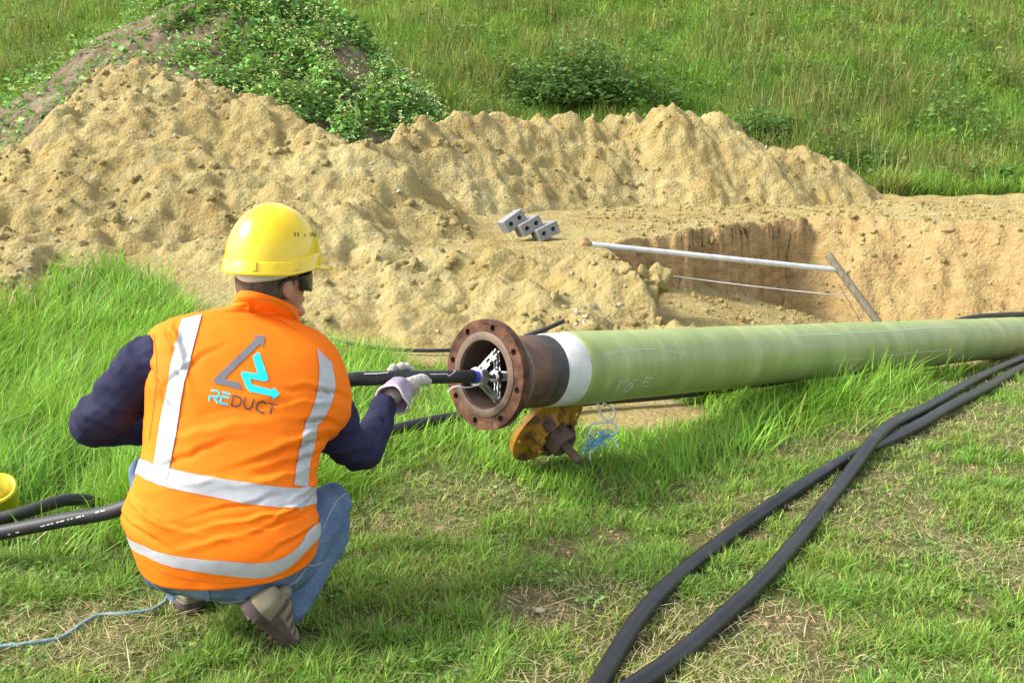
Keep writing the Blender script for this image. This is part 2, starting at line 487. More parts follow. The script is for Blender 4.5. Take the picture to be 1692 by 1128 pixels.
def field_patch(name, fn, x0, x1, y0, y1, st, mat, sink=0.06):
    xs, ys = np.arange(x0, x1, st), np.arange(y0, y1, st)
    X, Y = np.meshgrid(xs, ys)
    H, T = fn(X, Y), ground_h(X, Y)
    keep = H > T - sink
    ii = np.arange(X.size).reshape(X.shape)
    qd = np.stack([ii[:-1, :-1], ii[:-1, 1:], ii[1:, 1:], ii[1:, :-1]], -1)
    kf = keep[:-1, :-1] | keep[:-1, 1:] | keep[1:, 1:] | keep[1:, :-1]
    qd = qd[kf]
    used = np.unique(qd)
    remap = np.zeros(X.size, int); remap[used] = np.arange(len(used))
    vv = np.stack([X, Y, np.maximum(H, T - sink - 0.1)], -1).reshape(-1, 3)[used]
    return big_mesh(name, vv, remap[qd], mat)
o = field_patch('spoil_heap', heap_h, -8.5, 5.6, 5.2, 15.4, 0.032, M['sand'])
tag(o, 'long heap of yellow sandy spoil beside the pit', 'spoil heap', kind='structure')
o = field_patch('weedy_mound', mound_h, -13, 1.0, 12.2, 22, 0.12, M['mound'])
tag(o, 'older dark earth mound overgrown with flowering weeds', 'mound', kind='structure')

# ------------------------------------------------------------------ vegetation helpers
def in_view(x, y, z, mx=0.9, top=60):
    """ground area the photograph could see, plus a margin in metres to the sides"""
    return (np.abs(x) < 0.53 * y + mx)
def blades(name, pos, hgt, wid, lean, col, mat, segs=3, heading=None, kind='stuff', label=None, cat=None, curl=None):
    n = len(pos)
    hd = RNG.uniform(0, 2 * math.pi, n) if heading is None else heading
    fx, fy = np.cos(hd), np.sin(hd)
    # blade width direction turned randomly against its lean
    wa = hd + math.pi / 2 + RNG.normal(0, 0.5, n)
    wx, wy = np.cos(wa), np.sin(wa)
    curl = RNG.uniform(0.5, 1.6, n) if curl is None else curl
    rows = []
    k = segs + 1
    for i in range(k):
        t = i / segs
        off = lean * (t ** 1.0 * 0.45 + curl * 0.55 * t * t) * hgt
        zz = hgt * (t - 0.5 * np.minimum(lean, 1.2) * curl * 0.45 * t * t)
        c = pos + np.stack([fx * off, fy * off, zz], -1)
        if i < segs:
            w = wid * 0.5 * (1 - 0.75 * t ** 2)
            d = np.stack([wx * w, wy * w, np.zeros(n)], -1)
            rows += [c - d, c + d]
        else: rows.append(c)
    per = 2 * segs + 1
    verts = np.stack(rows, 1).reshape(-1, 3)
    tri = []
    for i in range(segs - 1):
        a = 2 * i
        tri += [(a, a + 1, a + 3), (a, a + 3, a + 2)]
    a = 2 * (segs - 1)
    tri.append((a, a + 1, a + 2))
    faces = (np.arange(n)[:, None, None] * per + np.array(tri)[None]).reshape(-1, 3)
    tint = np.repeat(col, per, axis=0)
    ob = big_mesh(name, verts, faces, mat, attrs={'tint': tint})
    return tag(ob, label, cat, kind=kind)
def leaves(pos, size, col, up=0.6, asp=0.65):
    """pointed leaves (4 triangles, folded along the midrib)"""
    n = len(pos)
    d = RNG.normal(0, 1, (n, 3)); d[:, 2] = np.abs(d[:, 2]) * up * 0.6 - 0.15
    d /= np.linalg.norm(d, axis=1)[:, None]
    nr = RNG.normal(0, 0.55, (n, 3)); nr[:, 2] += 1
    s = np.cross(d, nr); s /= np.linalg.norm(s, axis=1)[:, None] + 1e-9
    nn = np.cross(s, d)
    L = size[:, None]
    mid = pos + d * L * 0.45 + nn * L * 0.05
    tip = pos + d * L - nn * L * 0.16
    a = pos + d * L * 0.42 + s * L * asp * 0.5 + nn * L * 0.14
    b = pos + d * L * 0.42 - s * L * asp * 0.5 + nn * L * 0.14
    verts = np.stack([pos, a, mid, b, tip], 1).reshape(-1, 3)
    tri = np.array([(0, 2, 1), (0, 3, 2), (2, 4, 1), (3, 4, 2)])
    f = (np.arange(n)[:, None, None] * 5 + tri[None]).reshape(-1, 3)
    return verts, f, np.repeat(col, 5, axis=0)
def vary(base, n, amt=0.25, hue=0.12):
    b = np.asarray(base, float)
    b = np.broadcast_to(b, (n, 3)).copy()
    b *= np.exp(RNG.normal(0, amt, (n, 1)))
    b *= np.exp(RNG.normal(0, hue, (n, 3)) * np.array([1, 0.4, 0.8]))
    return np.clip(b, 0.002, 0.9)

# pipe line in plan, used for where the long grass stands
PIPE_O = P(798, 619, 3.55)
PIPE_A = np.array([0.706, 0.691, -0.118]); PIPE_A /= np.linalg.norm(PIPE_A)
def pipe_sd(x, y):
    s = (x - PIPE_O[0]) * 0.714 + (y - PIPE_O[1]) * 0.70
    d = (x - PIPE_O[0]) * 0.70 - (y - PIPE_O[1]) * 0.714
    return s, d
def long_mask(x, y):
    wob = 0.18 * fbm(x * 1.3, y * 1.3, 61, 3)
    left = S(2.95, 3.55, y + wob + 0.25 * S(-1.0, -0.3, x) * -1) * (1 - S(-0.75, -0.35, x + wob))
    s, d = pipe_sd(x, y)
    strip = S(-0.05, 0.35, s + wob) * S(-0.75, -0.35, d) * (1 - S(0.32, 0.62, d + wob * 0.9 + 0.05 * np.maximum(0, 2 - s) + 0.16 * np.clip(s - 2, 0, 2.2)))
    back = S(3.5, 4.3, y + wob) * (1 - S(0.3, 0.7, x)) * S(-1, -0.6, x) * 0.75
    rightback = S(2.0, 3.0, s) * (1 - S(-0.05, 0.2, d)) * 0.8
    return np.clip(np.maximum.reduce([left, strip, back, rightback]), 0, 1)
def dry_mask(x, y):
    return S(-0.05, 0.45, fbm(x * 1.15 + 3, y * 1.5, 71, 4) + 0.12 * S(0.2, 1.4, x) )
def bare_mask(x, y):
    b = S(0.60, 0.80, fbm(x * 1.9 + 7, y * 2.4, 75, 3))
    for (u, w, r) in ((885, 1003, 0.13), (915, 908, 0.11), (1010, 882, 0.09), (480, 1060, 0.09), (1620, 780, 0.12), (805, 790, 0.06)):
        g = G(u, w)
        b = np.maximum(b, 1 - S(0.6, 1.1, np.hypot((x - g[0]) / (r * 1.2), (y - g[1]) / r) + 0.3 * noise2(x * 9, y * 9, 77)))
    return b

BARE = np.zeros_like(XX); nr_ = int(np.searchsorted(gy, 7.0)); BARE[:nr_] = 0.6 * np.maximum(bare_mask(XX[:nr_], YY[:nr_]), 0.35 * dry_mask(XX[:nr_], YY[:nr_])) * (1 - long_mask(XX[:nr_], YY[:nr_]))
kcut = int(np.searchsorted(gy, 14.6))
def sub_grid(r0, r1):
    q = quads[r0:r1].reshape(-1, 4)
    a, b = r0 * nx, (r1 + 1) * nx
    return vall[a:b], q - a, slice(a, b)
v, q, sl = sub_grid(0, kcut)
o = big_mesh('ground', v, q, M['ground'], attrs={'sand': SM.ravel()[sl], 'clay': CLAY.ravel()[sl], 'bare': BARE.ravel()[sl]})
tag(o, 'grassy ground with a sandy excavated pit', 'ground', kind='structure')
v, q, sl = sub_grid(kcut, ny - 1)
mask_hill = SM.ravel()[sl]
o = big_mesh('hillside', v, q, M['hill'])
tag(o, 'green overgrown hillside rising behind the excavation', 'hillside', kind='structure')


# ---- lawn: short trampled grass
n0 = 470000
yy = 1.7 + (6.4 - 1.7) * RNG.uniform(0, 1, n0) ** 1.4
xx = RNG.uniform(-1, 1, n0) * (0.55 * yy + 0.7)
lm, dm, bm_ = long_mask(xx, yy), dry_mask(xx, yy), bare_mask(xx, yy)
clump = fbm(xx * 7, yy * 7, 79, 2)
prob = (1 - 0.6 * lm) * (1 - 0.80 * bm_) * (1 - 0.40 * dm) * (1 - sand_mask(xx, yy)) * np.clip(0.70 + 0.9 * clump, 0.2, 1)
k = RNG.uniform(0, 1, n0) < prob * 1.0
xx, yy, dm, clump = xx[k], yy[k], dm[k], clump[k]
n = len(xx)
pos = np.stack([xx, yy, ground_h(xx, yy) - 0.004], -1)
hg = RNG.uniform(0.018, 0.055, n) * (1 + 0.7 * np.clip(clump, -0.5, 1)) * (1 - 0.35 * dm)
isdry = RNG.uniform(0, 1, n) < 0.06 + 0.30 * dm
patch = fbm(xx * 1.6, yy * 1.6, 83, 3)[:, None]
base = np.array([0.195, 0.33, 0.05]) + patch * np.array([0.035, 0.01, 0.006])
col = vary(base, n, 0.28, 0.14)
col[isdry] = vary((0.36, 0.29, 0.12), int(isdry.sum()), 0.25, 0.08)
blades('lawn_grass', pos, hg, RNG.uniform(0.0026, 0.005, n) * (0.7 + 0.1 * yy), RNG.uniform(0.2, 1.5, n), col, M['grass'], 2,
       label='short trampled green grass around the hoses and the man', cat='grass')
# ---- straw lying on the lawn
n0 = 52000
yy = 1.8 + 3.8 * RNG.uniform(0, 1, n0) ** 1.2
xx = RNG.uniform(-1, 1, n0) * (0.55 * yy + 0.6)
k = RNG.uniform(0, 1, n0) < (0.06 + 0.94 * dry_mask(xx, yy)) * (1 - long_mask(xx, yy)) * (1 - 0.2 * bare_mask(xx, yy))
xx, yy = xx[k], yy[k]; n = len(xx)
pos = np.stack([xx, yy, ground_h(xx, yy) + RNG.uniform(0.002, 0.022, n)], -1)
hg = RNG.uniform(0.006, 0.02, n)
blades('dry_straw', pos, hg, RNG.uniform(0.0011, 0.0024, n), RNG.uniform(1.5, 8.0, n), vary((0.40, 0.33, 0.17), n, 0.35, 0.08), M['straw'], 3,
       label='pale dry straw strewn over the trampled lawn', cat='straw', curl=RNG.uniform(0.1, 1.3, n))
# ---- broad-leaved weeds in the lawn
n0 = 60000
yy = 1.8 + 3.6 * RNG.uniform(0, 1, n0) ** 1.2
xx = RNG.uniform(-1, 1, n0) * (0.55 * yy + 0.5)
k = (fbm(xx * 2.6, yy * 2.6, 87, 3) > 0.28) & (RNG.uniform(0, 1, n0) < 0.55 * (1 - long_mask(xx, yy)) * (1 - bare_mask(xx, yy)))
xx, yy = xx[k], yy[k]; n = len(xx)
pos = np.stack([xx, yy, ground_h(xx, yy) + RNG.uniform(0.002, 0.022, n)], -1)
v, f, c = leaves(pos, RNG.uniform(0.008, 0.026, n), vary((0.12, 0.225, 0.045), n, 0.3, 0.12), 0.5, 0.75)
tag(big_mesh('lawn_weeds', v, f, M['leaf'], attrs={'tint': c}), 'small broad leaved weeds growing in the lawn', 'weeds', kind='stuff')
# ---- long grass
n0 = 340000
yy = 2.6 + (10.2 - 2.6) * RNG.uniform(0, 1, n0) ** 1.25
xx = RNG.uniform(-1, 1, n0) * (0.53 * yy + 1.4)
lm = long_mask(xx, yy)
tuft = fbm(xx * 3.2, yy * 3.2, 91, 3)
s, d = pipe_sd(xx, yy)
k = RNG.uniform(0, 1, n0) < lm * (1 - sand_mask(xx, yy)) * np.clip(0.6 + 0.8 * tuft, 0.15, 1) * np.clip(1.25 - 0.09 * yy, 0.35, 1)
k &= heap_h(xx, yy) < ground_h(xx, yy) + 0.05
xx, yy, lm, tuft = xx[k], yy[k], lm[k], tuft[k]
n = len(xx)
pos = np.stack([xx, yy, ground_h(xx, yy) - 0.01], -1)
s, d = pipe_sd(xx, yy)
under = (np.abs(d) < 0.2) & (s > -0.15)
hg = RNG.uniform(0.10, 0.27, n) * (0.45 + 0.55 * lm) * (1 + 0.45 * np.clip(tuft, -0.6, 1))
room = np.maximum(0.03, (PIPE_O[2] - 0.118 * s - 0.15) - pos[:, 2])
hg = np.where(under, np.minimum(hg, room * 0.95), hg)
low = 1 - S(0.25, 0.75, np.hypot((xx - 0.16), (yy - 3.75) * 0.9))          # trodden down round the blind flange
low = np.maximum(low, 0.8 * (1 - S(0.35, 0.75, np.hypot(xx - 0.55, yy - 4.5))))
low = np.maximum(low, 0.55 * S(-0.95, -0.6, xx) * (1 - S(0.0, 0.3, xx)) * S(3.3, 3.6, yy))
hg = hg * (1 - 0.72 * low)
patch = fbm(xx * 0.9, yy * 0.9, 93, 3)[:, None]
base = np.array([0.205, 0.40, 0.042]) + patch * np.array([0.03, 0.03, 0.006])
col = vary(base, n, 0.25, 0.13)
dryb = RNG.uniform(0, 1, n) < 0.025
col[dryb] = vary((0.42, 0.38, 0.17), int(dryb.sum()), 0.2, 0.06)
hd = RNG.normal(0.4, 1.1, n) + 2.5 * fbm(xx * 0.8, yy * 0.8, 95, 2)
blades('long_grass', pos, hg, RNG.uniform(0.0035, 0.0065, n) * (0.55 + 0.13 * yy), RNG.uniform(0.15, 1.25, n), col, M['grass'], 3, heading=hd,
       label='long bright green grass beside the man and along the pipe', cat='grass')

# ---- hillside vegetation
n0 = 330000
yy = 14.2 + 17.0 * RNG.uniform(0, 1, n0) ** 1.3
xx = RNG.uniform(-1, 1, n0) * (0.53 * yy + 3.0)
k = (yy > hill_foot(xx) - 0.25 + 0.5 * fbm(xx * 0.8, yy * 0.8, 52, 3)) & (mound_h(xx, yy) < ground_h(xx, yy))
gap = fbm(xx * 1.6, yy * 1.6, 101, 3)
k &= RNG.uniform(0, 1, n0) < np.clip(0.75 + 1.1 * gap, 0.22, 1)
xx, yy, gap = xx[k], yy[k], gap[k]; n = len(xx)
p1 = fbm(xx * 0.45, yy * 0.7, 103, 4); p2 = fbm(xx * 0.8 + 9, yy * 1.1, 105, 3)
pos = np.stack([xx, yy, ground_h(xx, yy) - 0.02], -1)
base = np.array([0.175, 0.315, 0.045]) + S(0.0, 0.5, p1)[:, None] * np.array([0.055, 0.03, 0.012]) - S(0.0, 0.5, -p1)[:, None] * np.array([0.025, 0.02, 0.003])
red = (S(0.1, 0.45, p2) * 0.55)[:, None]
base = base * (1 - red) + red * np.array([0.30, 0.25, 0.095])
col = vary(base, n, 0.32, 0.12)
hg = RNG.uniform(0.14, 0.42, n) * (1 + 0.5 * np.clip(gap, -0.6, 1)) * (1 + 0.4 * red[:, 0])
blades('hillside_grass', pos, hg, RNG.uniform(0.010, 0.024, n), RNG.uniform(0.1, 1.1, n), col, M['grass'], 2,
       label='rough mixed green and brown grass covering the hillside', cat='grass')
# leafy patches on the hill
n0 = 70000
yy = 14.4 + 15 * RNG.uniform(0, 1, n0) ** 1.4
xx = RNG.uniform(-1, 1, n0) * (0.53 * yy + 1.5)
w = fbm(xx * 0.6, yy * 0.8, 111, 4)
k = (w > 0.02) & (yy > hill_foot(xx) + 0.1) & (mound_h(xx, yy) < ground_h(xx, yy))
xx, yy, w = xx[k], yy[k], w[k]; n = len(xx)
pos = np.stack([xx, yy, ground_h(xx, yy) + RNG.uniform(0.05, 1, n) ** 1.2 * (0.25 + 0.9 * np.clip(w, 0, 0.7))], -1)
v, f, c = leaves(pos, RNG.uniform(0.05, 0.13, n), vary((0.09, 0.18, 0.035), n, 0.35, 0.14))
tag(big_mesh('hillside_weeds', v, f, M['leaf'], attrs={'tint': c}), 'dark leafy weeds in patches on the hillside', 'weeds', kind='stuff')

# tall stalks and seed heads
n0 = 60000
yy = 14.4 + 15 * RNG.uniform(0, 1, n0) ** 1.3
xx = RNG.uniform(-1, 1, n0) * (0.53 * yy + 1.5)
w = fbm(xx * 0.5 + 20, yy * 0.7, 115, 4)
k = (w > 0.05) & (yy > hill_foot(xx) + 0.3) & (mound_h(xx, yy) < ground_h(xx, yy)) & (RNG.uniform(0, 1, n0) < 0.8)
xx, yy, w = xx[k], yy[k], w[k]; n = len(xx)
pos = np.stack([xx, yy, ground_h(xx, yy)], -1)
mixr = RNG.uniform(0, 1, (n, 1)) * S(0.0, 0.4, w)[:, None]
blades('hillside_stalks', pos, RNG.uniform(0.35, 0.85, n), RNG.uniform(0.010, 0.022, n), RNG.uniform(0.05, 0.6, n), vary(np.array([0.10, 0.17, 0.035]) * (1 - mixr) + mixr * np.array([0.30, 0.22, 0.09]), n, 0.3, 0.1), M['grass'], 2,
       label='tall green and brownish weed stalks on the hillside', cat='weeds')

# ---- weeds on the mound
n0 = 150000
xx = RNG.uniform(-11.5, 0.2, n0); yy = RNG.uniform(12.4, 18, n0)
mh, gh = mound_h(xx, yy), ground_h(xx, yy)
cl = fbm(xx * 1.5, yy * 1.5, 121, 3)
uu = 846 + xx / yy * FPX
leftbare = 1 - S(-0.2, 0.9, (xx + 5.7) + 0.55 * (yy - 16) + 0.5 * cl)     # bare trodden flank on the left
k = (mh > gh - 0.05) & (RNG.uniform(0, 1, n0) < np.clip(0.72 + 1.2 * cl, 0.05, 1) * (1 - 0.86 * leftbare))
xx, yy, mh, cl = xx[k], yy[k], mh[k], cl[k]; n = len(xx)
pos = np.stack([xx, yy, mh + RNG.uniform(0.0, 1, n) ** 1.4 * (0.16 + 0.26 * np.clip(cl + 0.3, 0, 1))], -1)
v, f, c = leaves(pos, 0.03 + 0.10 * RNG.uniform(0, 1, n) ** 1.8, vary((0.165, 0.325, 0.075), n, 0.38, 0.13), 0.8, 0.7)
tag(big_mesh('mound_weeds', v, f, M['leaf'], attrs={'tint': c}), 'leafy green weeds covering the dark earth mound', 'weeds', kind='stuff')
nf = 1500
pick = RNG.choice(n, nf, replace=False)
fb = fbm(xx[pick] * 0.9, yy[pick] * 0.9, 125, 2) + 0.5 * S(-6, -3, xx[pick])
pick = pick[fb > 0.22]
fp = pos[pick].copy(); fp[:, 2] = mh[pick] + RNG.uniform(0.25, 0.5, len(pick))
fp = np.repeat(fp, 4, axis=0) + RNG.normal(0, 0.018, (len(pick) * 4, 3))
v, f, c = leaves(fp, RNG.uniform(0.02, 0.04, len(fp)), vary((0.62, 0.62, 0.30), len(fp), 0.12, 0.15), 0.6, 1.0)
tag(big_mesh('weed_flowers', v, f, M['leaf'], attrs={'tint': c}), 'tiny pale yellow flowers dotted over the mound weeds', 'flowers', kind='stuff')

# ---- bushes on the hill
def bush(name, label, c, rx, ry, rz, n, base):
    root = empty(name, c)
    tag(root, label, 'bush', group='bushes on the hillside')
    pts = RNG.normal(0, 1, (n, 3)); pts /= np.linalg.norm(pts, axis=1)[:, None]
    rad = RNG.uniform(0.2, 1.12, n) ** 0.6
    lump = 1 + 0.95 * noise3(pts * 2.2 + c, 131) + 0.4 * noise3(pts * 5 + c, 132)
    pts = pts * (rad * lump)[:, None] * np.array([rx, ry, rz])
    pts[:, 2] = np.abs(pts[:, 2])
    pos = pts + np.asarray(c)
    vv, ff, cc = leaves(pos, RNG.uniform(0.07, 0.15, n), vary(base, n, 0.35, 0.1), 0.5, 0.6)
    big_mesh('foliage', vv, ff, M['leaf'], root, attrs={'tint': cc})
    st = []
    for q in range(9):
        e = pts[q] * 0.8
        st.append(tube_data([np.asarray(c) + (0, 0, -0.1), np.asarray(c) + e * 0.5 + (0, 0, 0.12), np.asarray(c) + e], np.array([0.02, 0.014, 0.005]), n=6, res=7))
    vv, ff = join(*st)
    mesh('stems', vv, ff, M['stem'], root)
M['stem'] = plain('woody_stem', [(0.3, (0.09, 0.06, 0.03)), (0.7, (0.17, 0.12, 0.07))], 20, 0.9)
for lab, (u, w, rx, ry, rz, n, base) in (
        ('large dark green bush upper middle on the hillside', (950, 172, 1.35, 1.0, 0.85, 8500, (0.075, 0.155, 0.04))),
        ('low dark green bush just right of the heap top', (1275, 235, 0.55, 0.5, 0.38, 2200, (0.075, 0.165, 0.035))),
        ('small leafy bush at the right foot of the heap', (1435, 290, 0.40, 0.35, 0.34, 1500, (0.07, 0.17, 0.04))),
        ('small bright green bush low at the hill foot, far right', (1650, 305, 0.30, 0.3, 0.2, 900, (0.09, 0.23, 0.04)))):
    bush('bush', lab, G(u, w), rx, ry, rz, n, base)

# ------------------------------------------------------------------ more materials
M['rust'] = plain('rusty_steel', [(0.34, (0.035, 0.016, 0.011)), (0.48, (0.082, 0.036, 0.020)), (0.60, (0.125, 0.056, 0.028)), (0.72, (0.19, 0.105, 0.055))], 22, 0.85, bump=0.35, bump_scale=70, detail=10, spec=0.3)
M['rust_face'] = plain('worn_rust_face', [(0.30, (0.060, 0.036, 0.024)), (0.55, (0.125, 0.080, 0.052)), (0.8, (0.20, 0.14, 0.095))], 12, 0.6, bump=0.1, bump_scale=80, detail=8)
M['rust_dark'] = plain('dark_rusted_spool', [(0.30, (0.035, 0.022, 0.017)), (0.46, (0.085, 0.048, 0.031)), (0.60, (0.14, 0.072, 0.040)), (0.78, (0.22, 0.115, 0.058))], 9, 0.65, bump=0.25, bump_scale=60, detail=10)
M['soot'] = plain('blackened_steel', [(0.30, (0.020, 0.019, 0.019)), (0.52, (0.050, 0.042, 0.038)), (0.72, (0.13, 0.075, 0.045))], 9, 0.55, bump=0.15, detail=8)
M['bore'] = plain('rusty_bore', [(0.35, (0.030, 0.018, 0.012)), (0.7, (0.075, 0.042, 0.026))], 14, 0.8, bump=0.3)
M['weld'] = plain('grey_weld_bead', [(0.3, (0.08, 0.06, 0.05)), (0.7, (0.22, 0.20, 0.18))], 60, 0.6, bump=0.6, bump_scale=120)
M['wrap'] = plain('white_glass_wrap', [(0.3, (0.48, 0.48, 0.45)), (0.7, (0.62, 0.62, 0.58))], 25, 0.7, bump=0.25, bump_scale=90, bump_dist=0.002)
def mat_grp():
    m, nt, b = new_mat('green_fibreglass')
    # local z of the pipe object runs along the pipe
    band = tex(nt, 2.6, 7, 0.7, mapping=(0.6, 0.6, 2.0))
    c = ramp(nt, band, [(0.30, (0.185, 0.255, 0.070)), (0.5, (0.275, 0.345, 0.110)), (0.70, (0.40, 0.46, 0.19))])
    mot = tex(nt, 9.0, 8, 0.7)
    c = mixc(nt, ramp(nt, mot, [(0.42, (0, 0, 0)), (0.68, (0.6, 0.6, 0.6))]), c, (0.21, 0.26, 0.075))
    bl = tex(nt, 2.2, 6, 0.6)
    c = mixc(nt, ramp(nt, bl, [(0.48, (0, 0, 0)), (0.72, (0.6, 0.6, 0.6))]), c, (0.33, 0.325, 0.12))
    dirt = tex(nt, 1.7, 9, 0.75)
    c = mixc(nt, ramp(nt, dirt, [(0.60, (0, 0, 0)), (0.74, (0.5, 0.5, 0.5))]), c, (0.24, 0.19, 0.10))
    sc = tex(nt, 5.0, 7, 0.75, mapping=(9.0, 9.0, 0.55))
    c = mixc(nt, ramp(nt, sc, [(0.66, (0, 0, 0)), (0.75, (0.6, 0.6, 0.6))]), c, (0.52, 0.55, 0.42))
    nt.links.new(c, b.inputs['Base Color'])
    b.inputs['Roughness'].default_value = 0.42
    b.inputs['Specular IOR Level'].default_value = 0.45
    add_bump(nt, b, tex(nt, 4, 5, 0.6, mapping=(0.7, 0.7, 2.5)), 0.35, 0.008)
    return m
M['grp'] = mat_grp()
def mat_yellow_rust():
    m, nt, b = new_mat('chipped_yellow_paint')
    y = ramp(nt, tex(nt, 6, 6), [(0.35, (0.30, 0.145, 0.010)), (0.7, (0.46, 0.25, 0.016))])
    r = ramp(nt, tex(nt, 30, 6), [(0.35, (0.06, 0.03, 0.015)), (0.7, (0.20, 0.09, 0.04))])
    fac = ramp(nt, tex(nt, 14, 9, 0.7), [(0.49, (0, 0, 0)), (0.60, (0.9, 0.9, 0.9))])
    nt.links.new(mixc(nt, fac, y, r), b.inputs['Base Color'])
    b.inputs['Roughness'].default_value = 0.6
    add_bump(nt, b, tex(nt, 50, 6), 0.35, 0.004)
    return m
M['yrust'] = mat_yellow_rust()
M['brown_rust'] = plain('brown_rusted_steel', [(0.3, (0.05, 0.03, 0.022)), (0.7, (0.17, 0.10, 0.07))], 22, 0.8, bump=0.4, bump_scale=60)
M['silver'] = plain('machined_aluminium', [(0.3, (0.62, 0.62, 0.64)), (0.7, (0.82, 0.82, 0.84))], 30, 0.28, metal=0.9)
M['darksteel'] = plain('dark_steel', [(0.3, (0.06, 0.06, 0.065)), (0.7, (0.15, 0.15, 0.16))], 30, 0.4, metal=0.6)
M['blue'] = plain('blue_plastic', [(0.3, (0.02, 0.055, 0.30)), (0.7, (0.035, 0.085, 0.42))], 30, 0.4)
M['white_cord'] = plain('white_cord', [(0.3, (0.60, 0.61, 0.62)), (0.7, (0.78, 0.78, 0.78))], 120, 0.8, bump=0.4, bump_scale=400)
M['blue_cord'] = plain('blue_twine', [(0.3, (0.10, 0.36, 0.62)), (0.7, (0.26, 0.56, 0.80))], 80, 0.7)
M['teal_cord'] = plain('grey_blue_rope', [(0.3, (0.07, 0.17, 0.21)), (0.7, (0.26, 0.38, 0.40))], 150, 0.8, bump=0.5, bump_scale=300)
M['galv'] = plain('galvanised_tube', [(0.3, (0.52, 0.53, 0.54)), (0.7, (0.74, 0.75, 0.76))], 14, 0.42, metal=0.25)
M['wood'] = plain('weathered_grey_timber', [(0.3, (0.10, 0.085, 0.055)), (0.7, (0.24, 0.21, 0.14))], 12, 0.9, bump=0.4, mapping=(4, 4, 0.5))
M['conc'] = plain('grey_concrete', [(0.3, (0.17, 0.175, 0.175)), (0.7, (0.27, 0.275, 0.275))], 30, 0.9, bump=0.25, bump_scale=120, spec=0.2)
M['stone'] = plain('pale_stone', [(0.3, (0.27, 0.23, 0.165)), (0.7, (0.44, 0.40, 0.32))], 14, 0.85, bump=0.3, spec=0.3)
M['clod'] = plain('sandy_clod', [(0.3, (0.22, 0.14, 0.06)), (0.7, (0.40, 0.28, 0.14))], 14, 0.95, bump=0.6, bump_scale=50, spec=0.1)
M['yplastic'] = plain('yellow_plastic', [(0.3, (0.72, 0.60, 0.02)), (0.7, (0.80, 0.68, 0.03))], 10, 0.35)
M['litter'] = plain('crumpled_white_sheet', [(0.3, (0.62, 0.61, 0.58)), (0.7, (0.78, 0.78, 0.76))], 20, 0.7)

# ------------------------------------------------------------------ green pipe with its rusty flange
root = empty('green_pipe', PIPE_O)
tag(root, 'long pale green fibreglass pipe with white band and rusty flanged end', 'pipe')
FR, FB, FRF, FBORE, FH = 0.204, 0.178, 0.158, 0.126, 0.0125
a_, x_, y_ = frame(PIPE_A)
holes = [circ(FB * math.cos(math.radians(22.5 + 45 * k - 14)), FB * math.sin(math.radians(22.5 + 45 * k - 14)), FH, 18) for k in range(8)]
v, f = plate(PIPE_O + PIPE_A * 0.004, PIPE_A, circ(0, 0, FR, 96), holes + [circ(0, 0, FBORE + 0.006, 72)], 0.034)
fl = smooth_angle(bevel(fix_normals(mesh('flange', v, f, M['rust'], root)), 0.003, 2))
v, f = lathe(PIPE_O, PIPE_A, [(0.012, FBORE), (0.0, FBORE + 0.003), (-0.001, FBORE + 0.006), (-0.001, FRF - 0.004), (0.001, FRF), (0.006, FRF)], 96)
smooth_angle(fix_normals(mesh('raised_face', v, f, M['rust_face'], fl)), 40)
v, f = lathe(PIPE_O, PIPE_A, [(0.037, 0.158), (0.045, 0.150), (0.08, 0.142), (0.11, 0.139), (0.125, 0.139), (0.255, 0.139)], 72)
mesh('spool', v, f, M['rust_dark'], root)
v, f = lathe(PIPE_O, PIPE_A, [(0.255, 0.139), (0.258, 0.1405), (0.325, 0.1405)], 72)
mesh('blackened_end', v, f, M['soot'], root)
v, f = lathe(PIPE_O, PIPE_A, [(0.112, 0.137), (0.116, 0.1425), (0.122, 0.1435), (0.128, 0.1425), (0.132, 0.137)], 160)
v = [p + PIPE_A * 0.0012 * math.sin(i * 0.9) + PIPE_A * 0.004 * math.sin((i % 160) / 160 * 12.6) for i, p in enumerate(v)]
mesh('weld_bead', v, f, M['weld'], root)
v, f = lathe(PIPE_O, PIPE_A, [(0.012, FBORE), (0.3, FBORE), (3.0, FBORE), (3.0, 0.001)], 64)
mesh('bore', v, [q[::-1] for q in f], M['bore'], root)
v, f = lathe(PIPE_O, PIPE_A, [(0.318, 0.1380), (0.321, 0.1435), (0.425, 0.1455), (0.446, 0.1445)], 72)
mesh('white_band', v, f, M['wrap'], root)
# main barrel: object space along local z so the banding follows the pipe
PR = 0.149
prof = [(0.443, 0.144), (0.448, PR - 0.001), (0.47, PR + 0.001), (0.60, PR + 0.001), (0.66, PR)] + [(s_, PR + 0.0012 * math.sin(s_ * 5.1) + 0.0008 * math.sin(s_ * 13)) for s_ in np.linspace(0.7, 11, 180)]
v, f = lathe((0, 0, 0), (0, 0, 1), prof, 80, hint=(0, 1, 0))
br = bpy.data.objects.new('barrel', bpy.data.meshes.new('barrel'))
br.data.from_pydata([tuple(p) for p in v], [], f); br.data.materials.append(M['grp'])
br.data.polygons.foreach_set('use_smooth', np.ones(len(f), bool))
COL.objects.link(br); br.parent = root
br.matrix_parent_inverse = root.matrix_basis.inverted(); br.location = V(PIPE_O)
br.rotation_mode = 'QUATERNION'; br.rotation_quaternion = V(PIPE_A).to_track_quat('Z', 'X')
bpy.context.view_layer.update()
def bvh_of(o):
    dg = bpy.context.evaluated_depsgraph_get()
    bpy.context.view_layer.update()
    e = o.evaluated_get(dg); me = e.to_mesh()
    mw = o.matrix_world
    t = BVHTree.FromPolygons([mw @ q.co for q in me.vertices], [tuple(p.vertices) for p in me.polygons])
    e.to_mesh_clear()
    return t
CAMV = Vector((0, 0, CAM_H))
